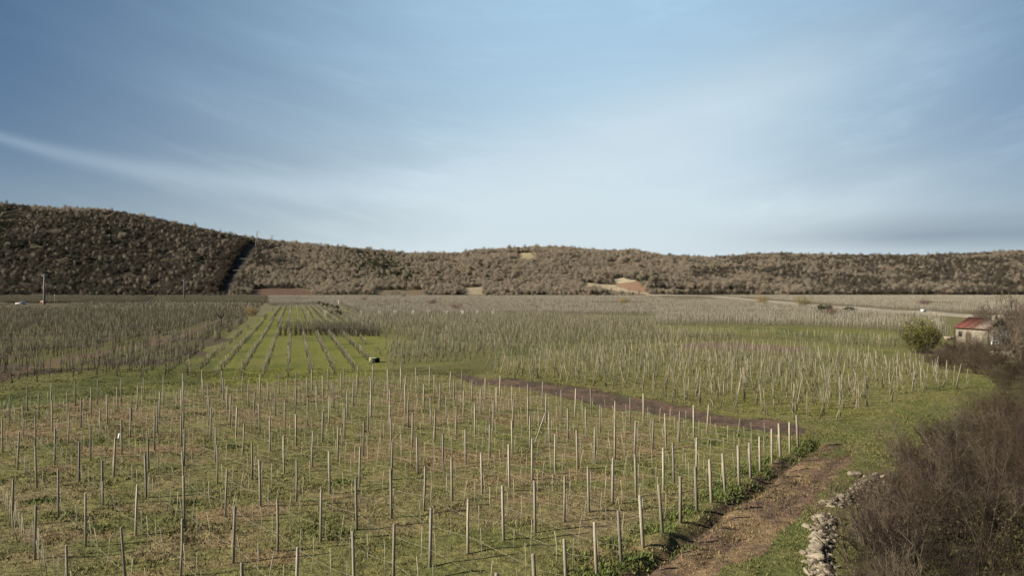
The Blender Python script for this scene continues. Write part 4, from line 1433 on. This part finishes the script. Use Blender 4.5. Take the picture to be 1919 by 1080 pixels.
SAP = []
for i in range(4):
    st, tg, E2 = shrub_mesh(850 + i, 3.6, .5, 5, 15, 5, 0.030, 1.5)
    SAP.append((st.mesh('trunk', M['sapling']), tg.mesh('crown', M['shrub_grey'])))
for j, (px, py) in enumerate(((1700, 880), (1745, 850), (1790, 905), (1830, 850), (1860, 930), (1890, 840), (1770, 980), (1720, 1010), (1650, 960), (1905, 1000), (1840, 1040), (1690, 1075), (1600, 1060), (1880, 790), (1815, 800))):
    x, y = G(px, py)
    side = 'near the bottom of the frame' if py > 970 else ('near the right frame edge' if px > 1820 else 'in the middle of the thicket')
    e = empty('sapling', (x, y, float(gh(x, y)) - .05), j * 2.1, 'pale stemmed leafless sapling standing out of the brown thicket ' + side, 'sapling', 'pale saplings ' + side)
    link('trunk', SAP[j % 4][0], e); link('crown', SAP[j % 4][1], e)
    e.scale = (RNG.uniform(.6, .85),) * 3

# bare bushes and small trees around the house
ZB = poly([(1742, 676), (1790, 655), (1850, 662), (1919, 664), (2050, 660), (2050, 722), (1919, 722), (1850, 716), (1770, 700)])
cand = []
for _ in range(3000):
    x, d = RNG.uniform(50, 110), RNG.uniform(80, 140)
    if x > d * .70 or not inpoly(ZB, np.array([x]), np.array([d]))[0]:
        continue
    if all((x - a) ** 2 + (d - b) ** 2 > 2.4 ** 2 for a, b in cand):
        cand.append((x, d))
for j, (x, d) in enumerate(cand):
    vi_ = j % 8
    u_ = x / d * FPX + 959.5
    pl_ = ('between the green shrub and the house' if u_ < 1800 else ('below the left house wall' if u_ < 1850 else ('below the house gable' if u_ < 1895 else 'at the right frame edge beside the house'))) + (', farther back' if d > 112 else ', nearer the grass')
    e = empty('bare_shrub', (x, d, float(gh(x, d)) - .05), RNG.uniform(0, 6.28), 'low tangled leafless shrub ' + pl_, 'shrub', 'tangled shrubs ' + pl_)
    link('stems', SHRUBS[vi_][0], e); link('twigs', SHRUBS[vi_][1], e)
    s_ = RNG.uniform(.6, 1.1); e.scale = (s_ * 1.25, s_ * 1.25, s_ * .9)
BIG = []
for i in range(3):
    st, tg, E2 = shrub_mesh(860 + i, 6.0, 1.8, 12, 16, 7, 0.055, 1.2)
    BIG.append((st.mesh('trunk', M['trunk']), tg.mesh('crown', M['shrub_grey'])))
for (px, py, s_, lb) in ((1908, 668, 1.15, 'tall leafless tree at the right edge in front of the house gable'), (1864, 676, .5, 'small leafless tree in front of the house gable'),
                         (1835, 660, .6, 'low leafless tree in front of the left house wall'), (1812, 668, .45, 'small leafless sapling by the left end of the house'), (1895, 652, 1.25, 'leafless tree rising right behind the house'),
                         (1880, 640, 1.2, 'leafless tree with upper branches showing over the grey part of the roof'), (1925, 700, 1.0, 'leafless tree cut by the right frame edge above the grass'),
                         (1945, 655, 1.5, 'tallest leafless tree at the far right edge beyond the house')):
    x, y = G(px, py)
    e = empty('bare_tree', (x, y, float(gh(x, y))), px * 1.7, lb, 'tree')
    b = BIG[int(px) % 3]
    link('trunk', b[0], e); link('crown', b[1], e)
    e.scale = (s_,) * 3
# brushwood behind the house on the right
for j in range(16):
    px = RNG.uniform(1800, 1960); py = RNG.uniform(598, 628)
    if px < 1860 and py > 606:
        continue
    x, y = G(px, py)
    e = empty('bare_shrub', (x, y, float(gh(x, y))), RNG.uniform(0, 6.28), 'leafless brown shrub in the scrub behind the red roofed house', 'shrub', 'scrub behind the house')
    vi_ = j % 8
    link('stems', SHRUBS[vi_][0], e); link('twigs', SHRUBS[vi_][1], e)
    s_ = RNG.uniform(1.2, 1.9); e.scale = (s_ * 1.2, s_ * 1.2, s_)

# ------------------------------------------------------------------ big green shrub
x, y = G(1728, 662)
r = np.random.default_rng(900)
e = empty('green_shrub', (x, y, float(gh(x, y))), 0, 'large round green shrub coming into leaf left of the house', 'shrub')
st, tg, E2 = shrub_mesh(901, 4.6, 3.0, 40, 16, 6, 0.035, 1.0)
st.build('stems', M['trunk'], e); tg.build('twigs', M['trunk'], e)
k = 9000
dirs = unit(r.normal(size=(k, 3)))
lump = 0.55 + 0.72 * vnoise(dirs[:, 0] * 2.6 + 5, dirs[:, 1] * 2.6 + dirs[:, 2] * 2.9, 4)
P_ = np.array([0, 0, 2.55]) + dirs * np.array([3.1, 3.0, 2.35]) * (r.uniform(.05, 1.15, k) ** 0.55 * lump)[:, None]
P_ = np.vstack([P_, E2[r.uniform(0, 1, len(E2)) < .7]])
MB().leaves(P_[P_[:, 2] > 0.3], r.uniform(.06, .14, int((P_[:, 2] > 0.3).sum())), rng=r).build('leaves', M['shrubleaf'], e)

# ------------------------------------------------------------------ small bushes of the far fields


def fan_bush(px, py, h, w, m_, nm, lb, seed, leaves=None):
    x, y = G(px, py)
    e = empty(nm, (x, y, 0), 0, lb, 'bush')
    r = np.random.default_rng(seed)
    st, tg, E2 = shrub_mesh(seed, h * .72, w * .45, 46, 14, 4, 0.03 * h / 4, 0.95)
    v = np.vstack(tg.v)
    st.build('stems', m_, e); tg.build('twigs', m_, e)
    if leaves is not None:
        MB().leaves(E2, 0.22, rng=r).build('leaves', leaves, e)
    return e


fan_bush(1428, 571, 7.5, 8.5, M['orange_twig'], 'orange_bush', 'orange twigged bush beside the gravel road, left of a yellowish one', 911)
fan_bush(1505, 577, 7.5, 8.0, M['orange_twig'], 'orange_bush', 'fan shaped yellowish orange bush beside the gravel road', 912)
fan_bush(474, 593, 5.0, 4.2, M['orange_twig'], 'orange_bush', 'rusty brown bush at the far end of the green alley', 913)
fan_bush(810, 574, 5.5, 5.5, M['red_twig'], 'reddish_bush', 'small reddish bush behind the row of white posts', 914)
fan_bush(855, 584, 5.0, 4.0, M['red_twig'], 'reddish_bush', 'narrow reddish bush just behind the row of white posts', 915)
fan_bush(1170, 572, 6.0, 6.0, M['orange_twig'], 'olive_bush', 'pale olive bush in vines below the red earth bank', 916)
fan_bush(1733, 575, 6.0, 6.0, M['red_twig'], 'reddish_bush', 'small reddish brown bush behind the white board by the road', 917)
fan_bush(682, 566, 5.0, 4.5, M['red_twig'], 'reddish_bush', 'reddish bush in far vines above the dark green hedge', 918)
fan_bush(1545, 588, 4.0, 4.5, M['holm'], 'green_bush', 'greyish green bush on the mound below the road', 919, M['holm'])
fan_bush(1560, 592, 4.4, 4.5, M['red_twig'], 'brown_bush', 'dark brown bush on the mound below the gravel road', 920)
fan_bush(1592, 588, 3.0, 5.0, M['holm'], 'green_bush', 'low olive bush right end of the mound', 921, M['bramble'])
for j, (px, py) in enumerate(((599, 573), (606, 576), (613, 578), (622, 581), (629, 584), (634, 594))):
    x, y = G(px, py)
    e = empty('dark_bush', (x, y, 0), j, 'small dark green bush in a short line above the green alley', 'bush', 'line of dark green bushes')
    t_, c_ = leaf_tree_mesh(2.4, 1.5, 930 + j, False, 260, .28)
    t_.build('stems', M['trunk'], e); c_.build('leaves', M['holm'], e)
# hedge of scrub at the foot of the hills

# ------------------------------------------------------------------ roads
pl = np.array(ROAD)
tt = np.linspace(0, len(pl) - 1, 120); i0 = np.minimum(tt.astype(int), len(pl) - 2); fr = (tt - i0)[:, None]
cl = pl[i0] * (1 - fr) + pl[i0 + 1] * fr
dv = unit(np.gradient(cl, axis=0)); qv = np.column_stack([dv[:, 1], -dv[:, 0]])
hgt = 0.85 + 0.25 * np.sin(tt * 5)
prof = [(-7.0, -0.3), (-2.6, 1.0), (2.6, 1.0), (7.0, -0.3)]
v = np.stack([np.column_stack([cl + qv * o_, hgt * max(k_, 0) - (0.3 if k_ < 0 else 0)]) for o_, k_ in prof], 1)
n = len(cl)
f = [[i * 4 + j, i * 4 + j + 1, (i + 1) * 4 + j + 1, (i + 1) * 4 + j] for i in range(n - 1) for j in range(3)]
tag(MB().add(v.reshape(-1, 3), f4=f).build('gravel_road', M['gravel'], smooth=True), kind='structure')

# ------------------------------------------------------------------ house on the right
hx, hy = G(1850, 648)
HA = math.radians(105)
ax = np.array([math.cos(HA), math.sin(HA)]); ux = np.array([ax[1], -ax[0]])      # ax runs along the ridge, ux along the gable
HL, HW, EV, RG = 6.6, 6.0, 2.7, 4.25
house = empty('stone_house', (hx, hy, 0), 0, 'small pale rough walled house with faded red tiled roof', 'house')


def hp(a, b, z):
    q = ax * a + ux * b
    return (q[0], q[1], z)


MB().prism([hp(0, 0, -.3), hp(HL, 0, -.3), hp(HL, 0, EV), hp(0, 0, EV)], (*ux, 0), 0.35).build('wall', M['wall'], house)
MB().prism([hp(0, HW, -.3), hp(HL, HW, -.3), hp(HL, HW, EV), hp(0, HW, EV)], (*(-ux), 0), 0.35).build('wall', M['wall'], house)
MB().prism([hp(0.003, .36, -.3), hp(0.003, HW - .36, -.3), hp(0.003, HW - .36, EV + .15), hp(0.003, HW / 2, RG - .12), hp(0.003, .36, EV + .15)], (*ax, 0), 0.35).build('gable_wall', M['wall'], house)
MB().prism([hp(HL - .36, .36, -.3), hp(HL - .36, HW - .36, -.3), hp(HL - .36, HW - .36, EV + .15), hp(HL - .36, HW / 2, RG - .12), hp(HL - .36, .36, EV + .15)], (*ax, 0), 0.35).build('gable_wall', M['wall'], house)
for side in (0, 1):
    b0, b1 = (-.35, HW / 2) if side == 0 else (HW + .35, HW / 2)
    z0_, z1_ = EV - .05, RG + .08
    roof = MB().prism([hp(-.3, b0, z0_), hp(HL + .3, b0, z0_), hp(HL + .3, b1, z1_), hp(-.3, b1, z1_)], (0, 0, 1), 0.08).build('roof', M['tile'] if side == 0 else M['tile_grey'], house)
    ncol = 18
    for k in range(ncol):
        a_ = -.25 + (HL + .5) * (k + .5) / ncol
        grey = side == 1 or k < 6
        mb = MB()
        mb.tube([hp(a_, b0, z0_ + .10), hp(a_, (b0 + b1) / 2, (z0_ + z1_) / 2 + .10 + RNG.normal(0, .01)), hp(a_, b1, z1_ + .10)], [0.13, 0.125, 0.12], 6)
        mb.build('tile', M['tile_grey'] if grey else M['tile'], roof)
MB().box((0, 0, 0), (0.55, 0.55, 0.9), HA).build('chimney', M['wall'], house).location = hp(1.0, HW / 2 - .5, RG + .25)
MB().box((0, 0, 0), (0.9, 0.06, 1.9), HA + 0.0).build('door', M['wood'], house).location = hp(3.9, -0.02, 0.95)
w_ = MB().box((0, 0, 0), (0.7, 0.06, 0.7), HA).build('window', M['glass'], house)
w_.location = hp(5.6, -0.02, 1.6)
MB().box((0, 0, .40), (0.86, 0.09, 0.08), HA).box((0, 0, -.40), (0.86, 0.09, 0.08), HA).build('window_frame', M['wood'], w_)
# porch post and beam at the left corner
MB().box((0, 0, 0), (0.14, 0.14, 2.7), HA).build('porch_post', M['wood'], house).location = hp(HL + .15, -.25, 1.3)
# white sheets hung on the gable side


def sheet(w, h, seed):
    r = np.random.default_rng(seed)
    nx, nz = 14, 10
    xs_ = np.linspace(-w / 2, w / 2, nx); zs_ = np.linspace(0, h, nz)
    Xs, Zs = np.meshgrid(xs_, zs_)
    Ys = 0.06 * np.sin(Xs * 9 + r.uniform(0, 6)) * (1.2 - Zs / h) + 0.02 * r.normal(size=Xs.shape)
    Zs = Zs + 0.06 * np.sin(Xs * 4) * (1 - Zs / h)
    me_ = grid_mesh(Xs, Ys, Zs, 'white_sheet', M['cloth'])
    return me_


gx = ux * 1.0
for (b_, w, h, z_, off, lb) in ((3.7, 2.3, 1.35, 1.0, .22, 'wide crumpled white sheet hung on the house gable, right of another'), (1.2, 1.5, 1.6, .85, .35, 'narrower white sheet hanging near the front corner of the house'),
                                (0.9, 2.0, .7, .15, .9, 'white sheet heaped low in front of the house gable')):
    q = ux * b_ - ax * off
    o = link('white_sheet', sheet(w, h, int(b_ * 10)), None, (hx + q[0], hy + q[1], z_), math.atan2(ux[1], ux[0]))
    sm = o.modifiers.new('cloth_thickness', 'SOLIDIFY'); sm.thickness = 0.02
    tag(o, lb, 'sheet')

# ------------------------------------------------------------------ vehicles, poles and small things


def wheel(parent, x, y, r_, w=0.22):
    wh = MB().tube([(0, -w / 2, 0), (0, w / 2, 0)], r_, 14).build('wheel', M['rubber'], parent)
    wh.location = (x, y, r_)
    MB().tube([(0, -w / 2 - .012, 0), (0, w / 2 + .012, 0)], r_ * .58, 10).build('rim', M['steel'], wh)


def car(px, py, rz, label, cat, van=False):
    x, y, z = hit(px, py)
    if not van: z = 1.58
    e = empty('van' if van else 'car', (x, y, z), rz, label, cat)
    if van:
        out_ = [(-2.4, .35), (2.4, .35), (2.45, 1.0), (1.9, 1.15), (1.4, 2.1), (-2.35, 2.15), (-2.45, 1.0)]
    else:
        out_ = [(-2.1, .32), (2.1, .32), (2.2, .55), (2.15, .85), (1.15, 1.0), (0.45, 1.52), (-1.5, 1.58), (-2.05, 1.05), (-2.15, .6)]
    wd = 1.78
    MB().prism([(a, -wd / 2, b) for a, b in out_], (0, 1, 0), wd).build('body', M['white'], e)
    ws = [(1.05, 1.06), (.42, 1.46), (-1.4, 1.50), (-1.75, 1.06)] if not van else [(1.75, 1.25), (1.35, 2.0), (.4, 2.0), (.4, 1.25)]
    for s_ in (-1, 1):
        MB().prism([(a, s_ * (wd / 2 + .006) - .006, b) for a, b in ws], (0, 1, 0), 0.012).build('side_window', M['glass'], e)
    if not van:
        MB().prism([(1.12, -.72, 1.03), (1.12, .72, 1.03), (.48, .66, 1.51), (.48, -.66, 1.51)], (.62, 0, .78), .012).build('windscreen', M['glass'], e)
        MB().prism([(-2.03, -.68, 1.09), (-1.54, -.62, 1.55), (-1.54, .62, 1.55), (-2.03, .68, 1.09)], (-.7, 0, .7), .012).build('rear_window', M['glass'], e)
        for s_ in (-.62, .62):
            MB().box((2.16, s_, .68), (.08, .34, .16)).build('headlight', M['glass'], e)
    for a in (-1.35, 1.35):
        for s_ in (-1, 1):
            wheel(e, a, s_ * (wd / 2 - .1), .33)
    return e


bx, by = G(72, 578)
Xb, Yb = np.meshgrid(np.linspace(-27, 27, 40), np.linspace(-9, 9, 19))
Zb = 1.75 * np.exp(-(Yb / 5.5) ** 4) * np.exp(-(Xb / 22) ** 6) - 0.15 + 0.12 * (fbm(Xb / 3, Yb / 3, 95, 3) - .5)
me = grid_mesh(Xb, Yb, Zb, 'lane_bank', M['hill'])
setcol(me, np.broadcast_to(np.array([0.072, 0.058, 0.040]), (Xb.size, 3)) * (0.7 + 0.6 * fbm(Xb.ravel() / 2, Yb.ravel() / 2, 96, 3))[:, None])
o = link('lane_bank', me); o.location = (bx, by, 0); tag(o, kind='structure')
car(39, 578, R(205), 'white car parked beyond the dark left vineyard', 'car')
car(1217, 546.5, R(170), 'white van parked at the edge of the red earth clearing', 'van', True)
x, y = G(83, 577)
e = empty('farm_cart', (x, y, 1.55), R(10), 'small orange red farm cart with pale load near the white car', 'cart')
MB().box((0, 0, .85), (3.2, 1.6, .12)).build('bed', M['orange'], e)
for s_ in (-1, 1):
    MB().box((0, s_ * .8, 1.2), (3.2, .06, .6)).build('side_panel', M['orange'], e)
    MB().box((s_ * 1.57, 0, 1.2), (.06, 1.52, .6)).build('end_panel', M['orange'], e)
MB().add(ICO2 * np.array([1.0, .65, .55]) + np.array([-.45, 0, 1.4]), f3=ICOF2).build('load', M['sand'], e, True)
MB().tube([(1.6, 0, .8), (2.7, 0, .6)], .05, 5).build('drawbar', M['orange'], e)
for s_ in (-1, 1):
    wheel(e, -.2, s_ * .95, .42)


def utility_pole(px, py, h, r0, lb):
    x, y = G(px, py)
    e = empty('utility_pole', (x, y, 0), 0.5, lb, 'pole')
    MB().tube([(0, 0, -1), (0, 0, h)], [r0, r0 * .62], 8).build('shaft', M['pole'], e)
    MB().box((0, 0, h - .9), (2.2, .14, .16)).build('crossarm', M['steel'], e)
    for a in (-.95, 0, .95):
        MB().tube([(a, 0, h - .82), (a, 0, h - .45)], [.07, .09], 6).build('insulator', M['white'], e)


utility_pole(83, 578, 16.2, .55, 'tall thick grey utility pole at the far left beside the orange cart')
utility_pole(345, 564, 16.0, .45, 'shorter looking utility pole before the hill, right of the tall one')
x, y = G(102, 578)
e = empty('marker_post', (x, y, 1.5), 0, 'thin post with white top right of the tall utility pole', 'post')
MB().tube([(0, 0, -.3), (.1, 0, 4.4)], .09, 6).build('shaft', M['post'], e)
MB().tube([(.1, 0, 4.4), (.1, 0, 5.0)], .16, 8).build('cap', M['white'], e)


def pylon(px, py, h, lb):
    x, y, z = hit(px, py)
    e = empty('pylon', (x, y, z), 0.5, lb, 'pylon')
    mb = MB()
    W0, W1 = 2.6, .5
    for sx in (-1, 1):
        for sy in (-1, 1):
            mb.tube([(sx * W0, sy * W0, -1), (sx * W1, sy * W1, h * .8), (0, 0, h)], [.16, .13, .08], 4)
    mb.build('legs', M['steel'], e)
    mb = MB()
    S, E_ = [], []
    for k in range(9):
        a, b = k / 9 * .8 * h, (k + 1) / 9 * .8 * h
        wa, wb = W0 + (W1 - W0) * k / 9, W0 + (W1 - W0) * (k + 1) / 9
        for (c1, c2) in (((-1, -1), (1, -1)), ((1, -1), (1, 1)), ((1, 1), (-1, 1)), ((-1, 1), (-1, -1))):
            S.append((c1[0] * wa, c1[1] * wa, a)); E_.append((c2[0] * wb, c2[1] * wb, b))
            S.append((c2[0] * wa, c2[1] * wa, a)); E_.append((c1[0] * wb, c1[1] * wb, b))
    mb.frusta(S, E_, .07, .07, 4)
    mb.build('bracing', M['steel'], e)
    for zz, w in ((.78, 5.0), (.87, 4.0)):
        MB().tube([(-w, 0, h * zz), (0, 0, h * zz + .5), (w, 0, h * zz)], [.08, .2, .08], 4).build('crossarm', M['steel'], e)
        for s_ in (-w, w):
            MB().tube([(s_, 0, h * zz), (s_, 0, h * zz - 1.6)], .09, 5).build('insulator', M['white'], e)


pylon(481.5, 461, 30, 'pale lattice power pylon on the skyline at the top of the forest cutting')
pylon(509, 462, 22, 'faint smaller pylon just right of the main skyline pylon')

# white sleeved bracing posts along the edge of the middle vineyard
for j, px in enumerate((544, 577.5, 611, 645, 678, 710.5, 742, 774, 805, 835, 866, 894, 924)):
    x, y = G(px + RNG.normal(0, .8), 593.5)
    e = empty('white_posts', (x, y, 0), RNG.normal(0, .3), 'cluster of white sleeved row end posts in a straight line across the vineyard', 'posts', 'white row end posts across the vineyard')
    k = 1 if j < 2 else 3
    for q in range(k):
        o_ = (q - (k - 1) / 2) * .42
        MB().tube([(o_ * .35, 0, -.2), (o_, RNG.normal(0, .05), 2.05 + RNG.normal(0, .1))], [.06, .065], 6).build('post', M['sleeve'], e)
x, y = G(634.5, 573)
o = MB().tube([(0, 0, -.3), (0, 0, 2.8)], .15, 8).build('white_post', M['white']); o.location = (x, y, 0)
tag(o, 'single white post standing alone above the dark green hedge line', 'post')
# board by the road
x, y = G(1730, 592)
e = empty('board', (x, y, 0), 0, 'small white board by the gravel road above the green shrub', 'board')
MB().box((0, 0, 1.7), (1.6, .08, 1.0)).build('panel', M['white'], e)
for s_ in (-1.0, 1.0):
    MB().tube([(s_, .09, -.3), (s_, .09, 2.5)], .06, 6).build('leg', M['pole'], e)
# box on the grass
x, y = G(699, 679.5)
e = empty('storage_box', (x, y, float(gh(x, y))), R(35), 'small pale box with dark open side on the green grass', 'box')
e.scale = (.85, .85, .85)
MB().box((0, 0, .34), (1.1, .06, .68)).build('back_panel', M['pole'], e)
MB().box((-.55, -.55, .34), (.06, 1.1, .68)).build('side_panel', M['limewash'], e)
MB().box((.55, -.55, .34), (.06, 1.1, .68)).build('side_panel', M['black'], e)
MB().box((0, -.55, .70), (1.2, 1.25, .05)).build('lid', M['limewash'], e)
MB().box((.03, -.95, .30), (1.0, .05, .55)).build('opening_shade', M['black'], e)  # black sheet painting the shade inside the box's open side
# forked dead trunk
x, y = G(414.5, 612)
e = empty('dead_tree', (x, y, 0), 0, 'black forked dead trunk standing out of the left vineyard', 'tree')
MB().tube([(0, 0, -.3), (.1, 0, 1.2), (0, 0, 2.2)], [.13, .12, .14], 6).build('trunk', M['darkwood'], e)
MB().tube([(0, 0, 2.1), (-.5, 0, 2.5), (-1.15, 0, 3.3)], [.17, .16, .10], 6).build('branch', M['darkwood'], e)
MB().tube([(0, 0, 2.1), (.45, 0, 2.6), (.55, 0, 3.0), (.35, .1, 3.6)], [.16, .17, .15, .08], 6).build('branch', M['darkwood'], e)
# small hut by the red earth bank
x, y, z = hit(1184.5, 553)
e = empty('hut', (x, y, z), R(15), 'small pale hut below the red earth bank', 'hut')
MB().box((0, 0, 1.3), (4.2, 3.4, 2.6)).build('wall', M['wall'], e)
MB().prism([(-2.3, -1.9, 2.6), (-2.3, 1.9, 2.6), (-2.3, 0, 3.6)], (1, 0, 0), 4.6).build('roof', M['tile_grey'], e)
MB().box((.3, -1.71, .95), (.9, .06, 1.9)).build('door', M['wood'], e)
